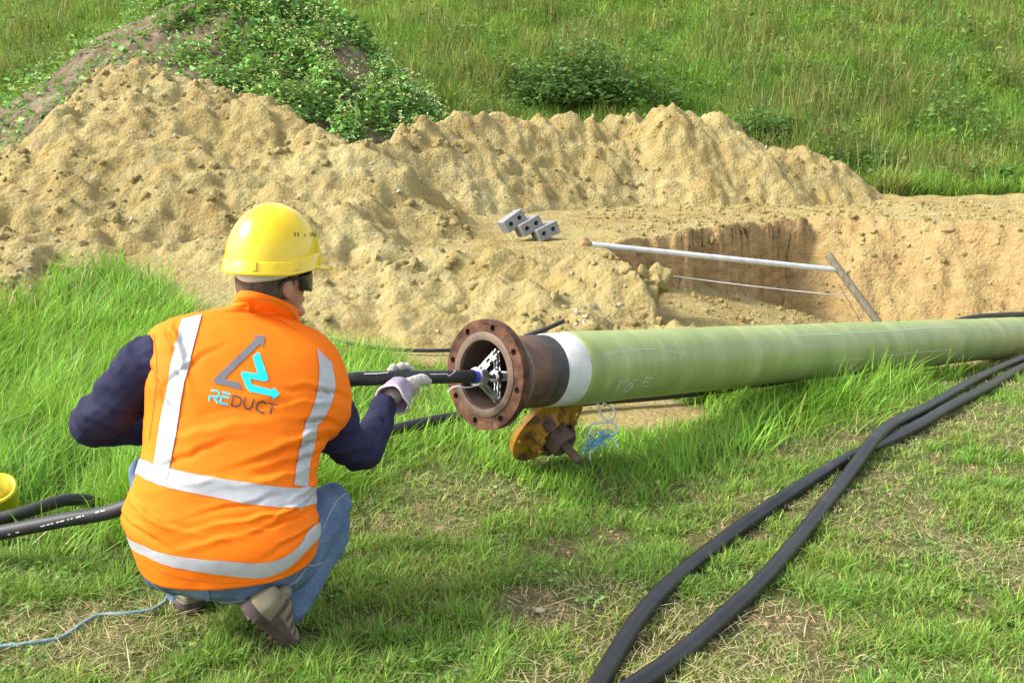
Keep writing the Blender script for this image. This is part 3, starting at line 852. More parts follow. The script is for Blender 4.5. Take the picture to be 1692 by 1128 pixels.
def on_surface(tree, u, v, off):
    d = V(ray(u, v)).normalized()
    loc, nrm, i, dist = tree.ray_cast(CAMV, d)
    if loc is None: return None
    if nrm.dot(d) > 0: nrm = -nrm
    return loc + nrm * off
def strokes(name, tree, lines, width, mat, parent, off=0.0012, step=3.0):
    """flat marks lying on a surface: polylines given in photo pixels, one object per mark"""
    out = []
    for ln in lines:
        vv, ff = [], []
        ln = np.asarray(ln, float); pts = []
        for p, q in zip(ln[:-1], ln[1:]):
            m = max(1, int(np.hypot(*(q - p)) / step))
            pts += [p + (q - p) * t for t in np.arange(m) / m]
        pts.append(ln[-1]); pts = np.array(pts)
        tg = np.gradient(pts, axis=0); tg /= np.linalg.norm(tg, axis=1)[:, None] + 1e-9
        nn = np.stack([-tg[:, 1], tg[:, 0]], -1) * width / 2
        prev = None
        for c, n_ in zip(pts, nn):
            a = on_surface(tree, *(c - n_), off); b = on_surface(tree, *(c + n_), off)
            if a is None or b is None: prev = None; continue
            vv += [a, b]
            cur = len(vv) - 2
            if prev is not None: ff.append((prev, prev + 1, cur + 1, cur))
            prev = cur
        if ff: out.append(mesh(name, vv, ff, mat, parent))
    return out
M['chalk'] = plain('chalk_marks', [(0.3, (0.42, 0.46, 0.36)), (0.7, (0.58, 0.62, 0.52))], 90, 0.9)
tb = bvh_of(br)
zl = lambda l: [(940 + a / 4.453, 500 + b / 4.453) for a, b in l]
strokes('chalk_lettering', tb, [zl([(345, 650), (385, 560), (392, 600), (430, 555), (432, 605)]), zl([(505, 565), (470, 572), (452, 590), (470, 610), (440, 645), (405, 650), (425, 610), (470, 575)]), zl([(400, 668), (480, 590)]), zl([(620, 555), (565, 548), (535, 610), (585, 615)]), zl([(550, 580), (590, 585)])], 1.3, M['chalk'], br)
zr = lambda l: [(1312 + a / 4.453, 480 + b / 4.453) for a, b in l]
strokes('scratch', tb, [zr([(420, 310), (700, 298), (960, 275), (1190, 268)]), zr([(640, 485), (880, 455), (1150, 435)]), zr([(310, 520), (520, 498)]), zr([(0, 328), (340, 320)]), zl([(250, 380), (500, 345), (640, 338)]), zl([(700, 352), (860, 375)]), zl([(300, 410), (318, 440)]), zl([(1110, 415), (1150, 425)])], 1.1, M['chalk'], br, step=8)

# ------------------------------------------------------------------ yellow blind flange leaning under the pipe
YN = np.array([0.605, -0.60, -0.52]); YN /= np.linalg.norm(YN)
YC = P(905, 705, 3.93)
root = empty('blind_flange', (YC[0], YC[1], 0))
tag(root, 'rusty yellow blind flange with short shaft leaning under the pipe end', 'flange')
YR = 0.185
a_, x_, y_ = frame(YN)
hs = [circ(0.160 * math.cos(k * math.pi / 4 + 0.2), 0.160 * math.sin(k * math.pi / 4 + 0.2), 0.011, 12) for k in range(8)]
v, f = plate(YC - YN * 0.02, YN, circ(0, 0, YR, 72), hs, 0.026)
smooth_angle(bevel(fix_normals(mesh('disc', v, f, M['yrust'], root)), 0.003))
for k in (1, 3, 5, 7):
    t = k * math.pi / 4 + 0.2
    c = YC + YN * 0.006 + 0.160 * (math.cos(t) * x_ + math.sin(t) * y_)
    v, f = lathe(c, YN, [(0, 0.018), (0.012, 0.018), (0.014, 0.010), (0.022, 0.009), (0.022, 0.001)], 6)
    mesh('bolt', v, f, M['brown_rust'], root, smooth=False)
v, f = lathe(YC, YN, [(0.006, 0.112), (0.020, 0.110), (0.036, 0.092), (0.058, 0.078)], 40)
hubo = mesh('hub', v, f, M['yrust'], root)
for k in range(8):
    t = k * math.pi / 4
    c = YC + YN * 0.034 + 0.090 * (math.cos(t) * x_ + math.sin(t) * y_)
    v, f = lathe(c, YN, [(-0.012, 0.026), (0.020, 0.026), (0.024, 0.016), (0.036, 0.015), (0.036, 0.001)], 6)
    mesh('nut', v, f, M['yrust' if k % 3 else 'brown_rust'], hubo, smooth=False)
v, f = lathe(YC, YN, [(0.050, 0.060), (0.110, 0.060), (0.116, 0.054), (0.116, 0.034), (0.098, 0.030), (0.098, 0.001)], 40)
smooth_angle(mesh('collar', v, f, M['brown_rust'], root), 30)
v, f = lathe(YC, YN, [(0.090, 0.019), (0.20, 0.019), (0.205, 0.015), (0.205, 0.001)], 24)
mesh('shaft', v, f, M['brown_rust'], root)

# ------------------------------------------------------------------ black duct pushed into the pipe
left_pts = [G(-420, 985) + (0, 0, 0.02), P(-150, 912, 2.98), P(0, 880, 2.98), P(100, 860, 2.98), P(205, 838, 2.98)]
DUCT_END = P(779, 622, 3.49)
pts = left_pts + [P(330, 775, 3.0), P(450, 680, 3.05), P(560, 632, 3.12), P(620, 625, 3.18), P(680, 623.5, 3.27), P(735, 622.5, 3.38), DUCT_END]
duct = tube('black_duct', pts, 0.0235, M['black'], n=24, res=160)
tag(duct, 'long black duct rod held by the man and fed into the flanged pipe', 'duct')
tb = bvh_of(duct)
zz = lambda l: [(580 + a / 8.46, 580 + b / 8.46) for a, b in l]
strokes('arrow_print', tb, [zz([(1100, 322), (1345, 320), (1362, 350), (1460, 282), (1400, 262)]), zz([(180, 318), (350, 315), (520, 300)]), zz([(1100, 262), (1380, 262)])], 1.3, M['white_print'], duct)
zq = lambda a, b: (a / 2.3125, 640 + b / 2.3125)
strokes('line_print', tb, [[zq(x0, 530 - (x0 - 155) * 0.25), zq(x0 + w_, 530 - (x0 + w_ - 155) * 0.25)] for x0, w_ in ((155, 18), (178, 12), (194, 10), (215, 12), (230, 16), (258, 6), (270, 8), (290, 20), (315, 6), (365, 14), (384, 18), (30, 10), (60, 14))], 1.8, M['white_print'], duct, step=2)

# ------------------------------------------------------------------ centring probe on the duct end
dd = DUCT_END - P(735, 622.5, 3.38); dd /= np.linalg.norm(dd)
root = empty('centring_probe', DUCT_END)
tag(root, 'silver centring probe with wheeled folding arms at the pipe mouth', 'probe')
v, f = lathe(DUCT_END, dd, [(-0.006, 0.0262), (0.022, 0.0262)], 32)
mesh('blue_ring', v, f, M['blue'], root)
v, f = lathe(DUCT_END, dd, [(0.022, 0.024), (0.023, 0.034), (0.050, 0.036), (0.052, 0.030), (0.066, 0.030), (0.068, 0.016), (0.068, 0.001)], 32)
smooth_angle(mesh('hub', v, f, M['silver'], root), 30)
v, f = lathe(DUCT_END, dd, [(0.06, 0.009), (0.26, 0.009), (0.26, 0.001)], 16)
mesh('centre_shaft', v, f, M['darksteel'], root)
a_, x_, y_ = frame(dd)
hel = [DUCT_END + dd * (0.15 + 0.09 * t) + 0.017 * (math.cos(t * 44) * x_ + math.sin(t * 44) * y_) for t in np.linspace(0, 1, 160)]
tube('spring', hel, 0.0028, M['silver'], root, n=6, smooth_path=False)
v, f = lathe(DUCT_END, dd, [(0.125, 0.012), (0.126, 0.024), (0.148, 0.024), (0.149, 0.012)], 24)
mesh('sliding_collar', v, f, M['silver'], root)
for k in range(3):
    t = math.radians((110, 230, 350)[k])
    rd = math.cos(t) * x_ + math.sin(t) * y_
    sd = np.cross(dd, rd)
    knee = DUCT_END + dd * 0.085 + rd * 0.098
    hub_p = DUCT_END + dd * 0.040 + rd * 0.030
    col_p = DUCT_END + dd * 0.137 + rd * 0.022
    parts = []
    for side in (-1, 1):
        for p0, p1 in ((hub_p, knee), (col_p, knee)):
            ax = (p1 - p0); L = np.linalg.norm(ax); ax = ax / L
            w2 = np.cross(ax, sd)
            for e in (-1, 1):                      # slotted side plate: two rails and end pads
                parts.append(box_data((p0 + p1) / 2 + sd * side * 0.009 + w2 * e * 0.0055, ax * (L / 2), sd * 0.0020, w2 * 0.0022))
            for q in (p0, (p0 + p1) / 2, p1):
                parts.append(box_data(q + sd * side * 0.009, ax * 0.009, sd * 0.0020, w2 * 0.0085))
    vv, ff = join(*parts)
    arm = mesh('arm', vv, ff, M['silver'], root, smooth=False)
    v, f = lathe(knee - sd * 0.006, sd, [(0, 0.002), (0, 0.012), (0.002, 0.0145), (0.010, 0.0145), (0.012, 0.012), (0.012, 0.002)], 20)
    mesh('wheel', v, f, M['darksteel'], arm)
    v, f = lathe(knee - sd * 0.016, sd, [(0, 0.001), (0, 0.004), (0.032, 0.004), (0.032, 0.001)], 10)
    mesh('pin', v, f, M['silver'], arm)
tube('cable', [DUCT_END + dd * 0.03 + (0, 0, -0.034), P(770, 640, 3.46), P(757, 638, 3.45), P(746, 641, 3.45), P(741, 648, 3.46)], 0.0026, M['white_cord'], root, n=8)

# ------------------------------------------------------------------ hoses and cables on the ground
def on_ground(l, r, sink=0.0, fn=ground_h):
    out = []
    for q in l:
        u, w = q[0], q[1]; dz = q[2] if len(q) > 2 else 0
        g = G(u, w, fn, r * 0.9)                   # the tube's centre line is seen a radius above the ground
        out.append(g + (0, 0, r * 0.1 - sink + dz))
    return out
HR = 0.0268
def relax(pts, n=220, w=25):
    p = catmull(pts, n)
    q = np.vstack([np.repeat(p[:1], w // 2, 0), p, np.repeat(p[-1:], w // 2, 0)])
    k_ = np.hanning(w + 2)[1:-1]; k_ /= k_.sum()
    return np.stack([np.convolve(q[:, c], k_, 'valid') for c in range(3)], -1)
hb = on_ground([(960, 1190), (1066, 1124), (1132, 1076), (1177, 1036), (1228, 991), (1278, 941), (1328, 881), (1364, 833), (1394, 797), (1429, 757, 0.03), (1448, 737, 0.045), (1474, 713, 0.035), (1508, 689, 0.01), (1555, 662), (1605, 635, 0.015), (1656, 613, 0.025), (1692, 599, 0.03), (1800, 560, 0.03)], HR)
o = tube('black_hose', relax(hb), HR, M['hose'], n=24, smooth_path=False)
tag(o, 'dusty black hose crossing over the other one, nearer the bottom right', 'hose', 'hoses lying on the lawn')
ha = on_ground([(940, 1230), (993, 1124), (1021, 1077), (1051, 1027), (1092, 981), (1132, 943), (1192, 896), (1253, 851), (1303, 818), (1353, 786), (1404, 757), (1446, 738), (1484, 721), (1525, 700), (1575, 672, 0.01), (1635, 645, 0.02), (1692, 612, 0.03), (1800, 566, 0.03)], HR)
o = tube('black_hose', relax(ha), HR, M['hose'], n=24, smooth_path=False)
tag(o, 'dusty black hose passing beneath the other one, further left', 'hose', 'hoses lying on the lawn')
R2 = 0.026
o = tube('black_hose', on_ground([(480, 770), (580, 742), (645, 724), (700, 710), (765, 698), (850, 686), (975, 672), (1080, 664), (1200, 650), (1330, 628), (1500, 585)], R2, -0.03), R2, M['hose'], n=16, res=90)
tag(o, 'thin black hose running through grass beneath the green pipe', 'hose')
o = tube('black_duct', [G(-200, 900) + (0, 0, 0.03), P(-60, 872, 3.16), P(0, 856, 3.2), P(50, 843, 3.24), P(115, 825, 3.34), P(170, 812, 3.42) - (0, 0, 0.05), P(230, 800, 3.5) - (0, 0, 0.14)], 0.022, M['black'], n=16, res=50)
tag(o, 'second black duct half hidden in long grass at the left edge', 'duct')
o = tube('thin_cable', on_ground([(470, 548), (525, 562), (575, 572), (620, 580), (680, 584), (742, 584), (800, 580), (850, 566)], 0.012, -0.02, surf_h), 0.012, M['black'], n=10, res=70)
tag(o, 'thin black cable along the foot of the spoil heap', 'cable')
cs = [P(840, 572, 5.9), P(868, 556, 5.95), P(900, 544, 6.0), P(932, 530, 6.05)]
o = tube('cable_end', cs, 0.014, M['black'], n=10)
tag(o, 'stiff black cable end sticking up behind the flange', 'cable')
o = tube('black_hose', [P(1540, 545, 7.9), P(1600, 527, 8.2), P(1650, 522, 8.4), P(1692, 520, 8.6), P(1760, 517, 8.9)], 0.03, M['hose'], n=12)
tag(o, 'black hose beyond the green pipe at the right edge', 'hose')
o = tube('blue_rope', on_ground([(-60, 1090), (0, 1075), (40, 1071), (95, 1062), (120, 1050), (140, 1035), (165, 1022), (200, 1020), (230, 1017), (255, 1012), (272, 1000), (284, 984), (300, 972)], 0.0055, -0.012), 0.0055, M['teal_cord'], n=8, res=90)
tag(o, 'grey blue rope trailing over the lawn to the left shoe', 'rope')
# cords hanging behind the blind flange
zc = lambda a, b, Y: P(820 + a / 6.508, 640 + b / 6.508, Y)
o = tube('white_cord', [zc(1090, 165, 4.05), zc(1120, 260, 4.05), zc(1170, 340, 4.04), zc(1230, 350, 4.03), zc(1280, 300, 4.04), zc(1250, 220, 4.05), zc(1150, 168, 4.07)] , 0.0042, M['white_cord'], n=8, res=60)
tag(o, 'loop of white cord hanging below the green pipe', 'cord')
o = tube('white_cord', [zc(1020, 830, 4.0), zc(1000, 700, 4.0), zc(985, 600, 4.0), zc(985, 490, 4.0), zc(1030, 400, 4.0), zc(1120, 380, 4.02), zc(1240, 378, 4.03), zc(1300, 430, 4.02), zc(1270, 500, 4.0), zc(1215, 520, 3.99), zc(1270, 570, 3.98), zc(1305, 645, 3.97)], 0.0042, M['white_cord'], n=8, res=110)
tag(o, 'white cord looping above the blue twine beside the yellow flange', 'cord')
o = tube('white_cord', [zc(1010, 500, 3.99), zc(1080, 475, 4.0), zc(1150, 470, 4.0), zc(1188, 500, 3.99), zc(1180, 530, 3.98)], 0.004, M['white_cord'], n=8, res=40)
tag(o, 'short curl of white cord just above the blue twine', 'cord')
vv = []
for k in range(26):
    t = RNG.uniform(0, 1); t2 = np.clip(t + RNG.uniform(0.2, 0.7), 0, 1.1)
    p0 = zc(900 + 290 * t + RNG.normal(0, 12), 700 - 190 * t + RNG.normal(0, 28), 3.97 + RNG.normal(0, 0.015))
    p2 = zc(900 + 290 * t2 + RNG.normal(0, 12), 700 - 190 * t2 + RNG.normal(0, 28), 3.97 + RNG.normal(0, 0.015))
    pm = (p0 + p2) / 2 + RNG.normal(0, 0.014, 3)
    vv.append(tube_data([p0, pm, p2], 0.0022, n=6, res=12))
v, f = join(*vv)
o = mesh('blue_twine', v, f, M['blue_cord'])
tag(o, 'tangled bright blue twine beside the yellow flange shaft', 'twine')

# ------------------------------------------------------------------ things around the pit
p0, p1 = P(978, 404, 8.3), P(1382, 446, 9.0)
dirn = (p1 - p0) / np.linalg.norm(p1 - p0)
v, f = tube_data([p0, p1 + dirn * 0.03], 0.0242, n=20, smooth_path=False)
o = smooth_angle(mesh('scaffold_pole', v, f, M['galv'])); tag(o, 'silver scaffold pole laid across the pit as a rail', 'pole')
top, bot = P(1368, 421, 9.05), P(1449, 530, 8.75)
ax = (bot - top)
bot2 = top + ax * 1.55
v, f = tube_data([top, top + ax * 0.4, bot2], 0.036, n=14, smooth_path=False)
o = smooth_angle(mesh('timber_post', v, f, M['wood'])); tag(o, 'slanting round timber post holding the pole over the pit', 'post')
v = [P(1092, 453, 8.5)] + [P(u, w, 8.8) for u, w in ((1150, 461), (1220, 470), (1300, 479), (1360, 485))] + [P(1408, 488, 8.95)]
o = tube('guard_cord', v, 0.0045, M['white_cord'], n=6, res=40); tag(o, 'thin white cord strung across the pit below the pole', 'cord')
v = [P(1386, 470, 8.95), P(1404, 500, 8.9), P(1420, 528, 8.85), P(1430, 548, 8.8)]
o = tube('stay_wire', v, 0.003, M['darksteel'], n=6); tag(o, 'thin stay wire beside the slanting timber post', 'wire')
def block(c, tilt, yaw, label):
    W, D, H = 0.11, 0.15, 0.205
    hl = [circ(0, -0.048, 0.021, 16), circ(0, 0.048, 0.021, 16)]
    v, f = plate((0, 0, 0), (0, 1, 0), [(-W / 2, -H / 2), (W / 2, -H / 2), (W / 2, H / 2), (-W / 2, H / 2)], hl, D, hint=(0, 0, 1))
    o = bevel(fix_normals(mesh('concrete_block', v, f, M['conc'], smooth=False)), 0.004)
    o.rotation_euler = (math.radians(-12), math.radians(tilt), math.radians(yaw))
    o.location = V(c)
    tag(o, label, 'block', 'three concrete blocks by the pit')
for (u, w, t, lab) in ((852, 365, 58, 'leftmost of the three perforated grey concrete blocks'), (879, 373, 64, 'middle one of the three perforated grey concrete blocks'), (907, 382, 68, 'rightmost of the three concrete blocks, nearest the pole')):
    block(P(u, w, 8.55), t, 14, lab)
# litter sheet on the pit floor
def lump(name, c, r, mat, label, cat, squash=(1, 1, 0.7), seed=1, rough=0.25, sub=3, group=None):
    bm = bmesh.new(); bmesh.ops.create_icosphere(bm, subdivisions=sub, radius=1)
    co = np.array([q.co for q in bm.verts])
    k = 1 + rough * noise3(co * 1.3 + seed * 3.7, seed) + rough * 0.4 * noise3(co * 3.1 + seed, seed + 5)
    co = co * k[:, None] * np.asarray(squash) * r
    for q, p in zip(bm.verts, co): q.co = p
    me = bpy.data.meshes.new(name); bm.to_mesh(me); bm.free()
    me.polygons.foreach_set('use_smooth', np.ones(len(me.polygons), bool)); me.materials.append(mat)
    ob = bpy.data.objects.new(name, me); ob.location = V(c); COL.objects.link(ob)
    return tag(ob, label, cat, group)
lump('crumpled_sheet', P(1277, 525, 9.6), 0.10, M['litter'], 'crumpled white sheet lying on the pit floor', 'litter', (1.1, 0.8, 0.45), 5, 0.6)
lump('crumpled_sheet', P(1305, 530, 9.6), 0.07, M['litter'], 'small scrap beside the crumpled white sheet', 'litter', (1.2, 0.8, 0.3), 8, 0.6)
lump('stone', P(1567, 380, 9.75), 0.055, M['clod'], 'flat brownish stone high on the right pit slope', 'stone', (1.3, 0.8, 0.6), 3)
lump('stone', G(893, 1012) + (0, 0, 0.006), 0.014, M['stone'], 'small pale stone on the bare patch in the lawn', 'stone', (1.1, 0.9, 0.6), 12)
lump('clod', P(1072, 470, 7.15), 0.13, M['sand'], 'large brown earth clod at the near corner of the pit', 'clod', (1, 0.9, 1.15), 21, 0.9, 4)
lump('clod', P(965, 401, 8.3), 0.05, M['clod'], 'reddish clod at the left end of the scaffold pole', 'clod', (1, 1, 1), 23, 0.3)
# pebbles and clods strewn over the heap
def strew(name, n, rmin, rmax, mat, label, cat, seed):
    bm = bmesh.new(); bmesh.ops.create_icosphere(bm, subdivisions=2 if cat == 'clods' else 1, radius=1)
    bv = np.array([q.co for q in bm.verts]); bf = np.array([[q.index for q in p.verts] for p in bm.faces]); bm.free()
    x = RNG.uniform(-6.5, 4.5, n * 3); y = 5.9 + 8 * RNG.uniform(0, 1, n * 3) ** 1.4
    h = heap_h(x, y); k = (h > ground_h(x, y) + 0.02) & (RNG.uniform(0, 1, n * 3) < np.clip(0.25 + 1.6 * fbm(x * 0.9, y * 0.9, 400 + seed, 3), 0.04, 1))
    x, y, h = x[k][:n], y[k][:n], h[k][:n]; n = len(x)
    r = rmin + (rmax - rmin) * RNG.uniform(0, 1, n) ** 3
    c = np.stack([x, y, h - r * 0.05], -1)
    sc = RNG.uniform(0.6, 1.3, (n, 1, 3)) * r[:, None, None]
    vv = bv[None] * sc * RNG.uniform(0.6, 1.35, (n, len(bv), 1)) + c[:, None]
    ff = (np.arange(n)[:, None, None] * len(bv) + bf[None]).reshape(-1, 3)
    tag(big_mesh(name, vv.reshape(-1, 3), ff, mat, smooth=(cat == 'clods')), label, cat, kind='stuff')
strew('gravel', 1100, 0.006, 0.026, M['stone'], 'pale pebbles strewn over the sandy heap', 'gravel', 1)
strew('clods', 3200, 0.010, 0.046, M['sand'], 'crumbly sandy clods strewn over the heap', 'clods', 2)
def strew_ground(name, x, y, rmin, rmax, mat, label, cat):
    bm = bmesh.new(); bmesh.ops.create_icosphere(bm, subdivisions=1, radius=1)
    bv = np.array([q.co for q in bm.verts]); bf = np.array([[q.index for q in p.verts] for p in bm.faces]); bm.free()
    n = len(x); r = rmin + (rmax - rmin) * RNG.uniform(0, 1, n) ** 3
    c = np.stack([x, y, ground_h(x, y) + r * 0.1], -1)
    vv = bv[None] * (RNG.uniform(0.6, 1.3, (n, 1, 3)) * r[:, None, None]) * RNG.uniform(0.7, 1.25, (n, len(bv), 1)) + c[:, None]
    tag(big_mesh(name, vv.reshape(-1, 3), (np.arange(n)[:, None, None] * len(bv) + bf[None]).reshape(-1, 3), mat, smooth=False), label, cat, kind='stuff')
x = RNG.uniform(0.8, 6.5, 2600); y = RNG.uniform(7.5, 13, 2600)
k = heap_h(x, y) < ground_h(x, y)
strew_ground('pit_gravel', x[k], y[k], 0.008, 0.045, M['sand'], 'sandy lumps and pebbles scattered in and around the pit', 'gravel')
x = RNG.uniform(-1.4, 2.6, 30000); y = RNG.uniform(1.9, 4.6, 30000)
k = bare_mask(x, y) > RNG.uniform(0.3, 1.5, 30000)
strew_ground('soil_crumbs', x[k], y[k], 0.0015, 0.009, M['clod'], 'small soil crumbs on the bare patches of the lawn', 'soil')
# yellow tub at the left edge
tc = P(-2, 822, 3.35)
root = empty('yellow_tub', tc)
tag(root, 'yellow plastic tub cut off by the left edge of the photo', 'tub')
tax = np.array([0.12, -0.5, 0.85])
v, f = lathe(tc, tax, [(-0.07, 0.001), (-0.07, 0.048), (-0.064, 0.053), (0.045, 0.062), (0.047, 0.067), (0.056, 0.067), (0.056, 0.060), (-0.060, 0.049), (-0.062, 0.001)], 40)
mesh('bucket_wall', v, f, M['yplastic'], root)
v, f = lathe(tc, tax, [(0.044, 0.0665), (0.046, 0.070), (0.052, 0.070), (0.0545, 0.0675)], 40)
mesh('rim', v, f, M['yplastic'], root)

# ------------------------------------------------------------------ the crouching man
M['vest'] = plain('orange_hi_vis_cloth', [(0.3, (0.87, 0.16, 0.003)), (0.7, (0.93, 0.195, 0.005))], 5, 0.75, bump=0.15, bump_scale=500, bump_dist=0.001, spec=0.2)
M['tape'] = plain('grey_reflective_tape', [(0.3, (0.36, 0.36, 0.375)), (0.7, (0.44, 0.44, 0.455))], 30, 0.42, bump=0.1, bump_scale=300, bump_dist=0.001)
M['navy'] = plain('navy_cotton', [(0.3, (0.011, 0.0115, 0.034)), (0.7, (0.022, 0.022, 0.058))], 8, 0.85, bump=0.15, bump_scale=400, bump_dist=0.001, spec=0.2)
def mat_denim():
    m, nt, b = new_mat('blue_denim')
    c = ramp(nt, tex(nt, 7, 6, 0.6), [(0.3, (0.045, 0.085, 0.16)), (0.55, (0.085, 0.14, 0.235)), (0.75, (0.16, 0.22, 0.32))])
    w = tex(nt, 420, 2, 0.5, mapping=(1, 1, 0.3))
    c = mixc(nt, ramp(nt, w, [(0.4, (0, 0, 0)), (0.7, (0.35, 0.35, 0.35))]), c, (0.28, 0.34, 0.42))
    nt.links.new(c, b.inputs['Base Color']); b.inputs['Roughness'].default_value = 0.9; b.inputs['Specular IOR Level'].default_value = 0.15
    add_bump(nt, b, w, 0.25, 0.001)
    return m
M['denim'] = mat_denim()
M['stitch'] = plain('pale_stitching', [(0.3, (0.30, 0.33, 0.36)), (0.7, (0.42, 0.44, 0.45))], 100, 0.9)
M['skin'] = plain('skin', [(0.3, (0.40, 0.185, 0.115)), (0.7, (0.52, 0.26, 0.17))], 14, 0.55, bump=0.1, bump_scale=150, bump_dist=0.001)
M['hair'] = plain('short_brown_hair', [(0.3, (0.055, 0.034, 0.020)), (0.7, (0.15, 0.098, 0.062))], 60, 0.8, bump=0.8, bump_scale=220, bump_dist=0.004, mapping=(1, 1, 0.25))
M['helmet'] = plain('glossy_yellow_shell', [(0.27, (0.52, 0.35, 0.02)), (0.36, (0.76, 0.51, 0.004)), (0.7, (0.82, 0.57, 0.008))], 16, 0.27, coat=0.3)
M['liner'] = plain('white_helmet_band', [(0.3, (0.62, 0.60, 0.55)), (0.7, (0.74, 0.72, 0.68))], 20, 0.6)
M['lens'] = plain('dark_lens', [(0.3, (0.006, 0.006, 0.008)), (0.7, (0.014, 0.012, 0.016))], 10, 0.12)
M['glove'] = plain('pale_leather_glove', [(0.3, (0.34, 0.32, 0.28)), (0.7, (0.52, 0.50, 0.45))], 14, 0.85, bump=0.4, bump_scale=90, bump_dist=0.002, spec=0.2)
M['cuff'] = plain('mauve_canvas_cuff', [(0.3, (0.24, 0.19, 0.25)), (0.7, (0.36, 0.30, 0.37))], 30, 0.9, bump=0.3, bump_scale=300, bump_dist=0.001)
M['binding'] = plain('pink_white_binding', [(0.3, (0.58, 0.46, 0.50)), (0.7, (0.70, 0.60, 0.62))], 40, 0.8)
M['suede'] = plain('beige_suede', [(0.3, (0.155, 0.13, 0.08)), (0.7, (0.25, 0.215, 0.14))], 18, 0.9, bump=0.3, bump_scale=200, bump_dist=0.001)
M['sole'] = plain('dark_brown_sole', [(0.3, (0.030, 0.020, 0.018)), (0.7, (0.085, 0.055, 0.048))], 30, 0.8, bump=0.4, bump_scale=90)
M['trim'] = plain('brown_shoe_trim', [(0.3, (0.060, 0.034, 0.032)), (0.7, (0.12, 0.075, 0.068))], 30, 0.85)
M['logo_grey'] = plain('grey_print', [(0.3, (0.13, 0.13, 0.145)), (0.7, (0.165, 0.165, 0.18))], 20, 0.7)
M['logo_cyan'] = plain('cyan_print', [(0.3, (0.0, 0.62, 0.90)), (0.7, (0.0, 0.70, 0.98))], 20, 0.7)
M['logo_dark'] = plain('dark_print', [(0.3, (0.10, 0.06, 0.045)), (0.7, (0.13, 0.08, 0.06))], 20, 0.7)

for mk, sc_, st_, ds_ in (('vest', 7.0, 0.35, 0.010), ('navy', 9.0, 0.45, 0.012), ('denim', 12.0, 0.35, 0.008)):
    nt = M[mk].node_tree; b_ = nt.nodes['Principled BSDF']
    tc_ = nt.nodes.new('ShaderNodeTexCoord')
    mp_ = nt.nodes.new('ShaderNodeMapping'); mp_.inputs['Scale'].default_value = (0.7, 1.0, 1.7); mp_.inputs['Rotation'].default_value = (0, 0.45, 0.2)
    nz_ = nt.nodes.new('ShaderNodeTexNoise'); nz_.noise_type = 'RIDGED_MULTIFRACTAL'
    nz_.inputs['Scale'].default_value = sc_; nz_.inputs['Detail'].default_value = 2.5; nz_.inputs['Distortion'].default_value = 0.6
    bp_ = nt.nodes.new('ShaderNodeBump'); bp_.inputs['Strength'].default_value = st_; bp_.inputs['Distance'].default_value = ds_
    nt.links.new(tc_.outputs['Object'], mp_.inputs[0]); nt.links.new(mp_.outputs[0], nz_.inputs['Vector']); nt.links.new(nz_.outputs[0], bp_.inputs['Height'])
    old = b_.inputs['Normal'].links[0].from_node
    nt.links.new(bp_.outputs[0], old.inputs['Normal'])

man = empty('person', (P(375, 1000, 2.5)[0], 2.5, 0.0))
tag(man, 'crouching man in yellow hard hat and orange hi-vis vest feeding the duct', 'person')

def remeshed(name, parts, vox, mat, parent, smooth_it=4, wrinkle=None):
    vv, ff = join(*parts)
    me = bpy.data.meshes.new(name); me.from_pydata([tuple(map(float, p)) for p in vv], [], ff)
    tmp = bpy.data.objects.new(name, me); COL.objects.link(tmp)
    r = tmp.modifiers.new('r', 'REMESH'); r.mode = 'VOXEL'; r.voxel_size = vox
    s_ = tmp.modifiers.new('s', 'SMOOTH'); s_.factor = 0.5; s_.iterations = smooth_it
    dg = bpy.context.evaluated_depsgraph_get(); bpy.context.view_layer.update()
    nm = bpy.data.meshes.new_from_object(tmp.evaluated_get(dg))
    bpy.data.objects.remove(tmp); nm.name = name
    if wrinkle:
        n_ = len(nm.vertices)
        co = np.empty(n_ * 3, np.float32); nm.vertices.foreach_get('co', co); co = co.reshape(-1, 3).astype(float)
        no = np.empty(n_ * 3, np.float32); nm.vertices.foreach_get('normal', no); no = no.reshape(-1, 3)
        co = co + no * wrinkle(co)[:, None]
        nm.vertices.foreach_set('co', co.astype(np.float32).ravel()); nm.update()
    nm.polygons.foreach_set('use_smooth', np.ones(len(nm.polygons), bool))
    nm.materials.clear(); nm.materials.append(mat)
    return link(bpy.data.objects.new(name, nm), parent)
def ball(c, ax, ay, az, nu=20, nv=12):
    c, ax, ay, az = (np.asarray(q, float) for q in (c, ax, ay, az))
    v = [c - az]; f = []
    for i in range(1, nv):
        ph = -math.pi / 2 + math.pi * i / nv
        for j in range(nu):
            t = 2 * math.pi * j / nu
            v.append(c + math.cos(ph) * (math.cos(t) * ax + math.sin(t) * ay) + math.sin(ph) * az)
    v.append(c + az)
    for j in range(nu): f.append((0, 1 + (j + 1) % nu, 1 + j))
    for i in range(nv - 2):
        for j in range(nu):
            a = 1 + i * nu + j; b = 1 + i * nu + (j + 1) % nu
            f.append((a, b, b + nu, a + nu))
    L = len(v) - 1; o_ = 1 + (nv - 2) * nu
    for j in range(nu): f.append((o_ + j, o_ + (j + 1) % nu, L))
    return v, f
def limb(pts, rad, n=18, res=None):
    """tapered limb with rounded ends"""
    pts = np.asarray(pts, float); rad = np.asarray(rad, float)
    v, f = tube_data(pts, rad, n=n, res=res)
    ids = []
    for k, r in ((0, rad[0]), (-1, rad[-1])):
        ids.append(ball(pts[k], (r, 0, 0), (0, r, 0), (0, 0, r), 14, 8))
    return join((v, f), *ids)

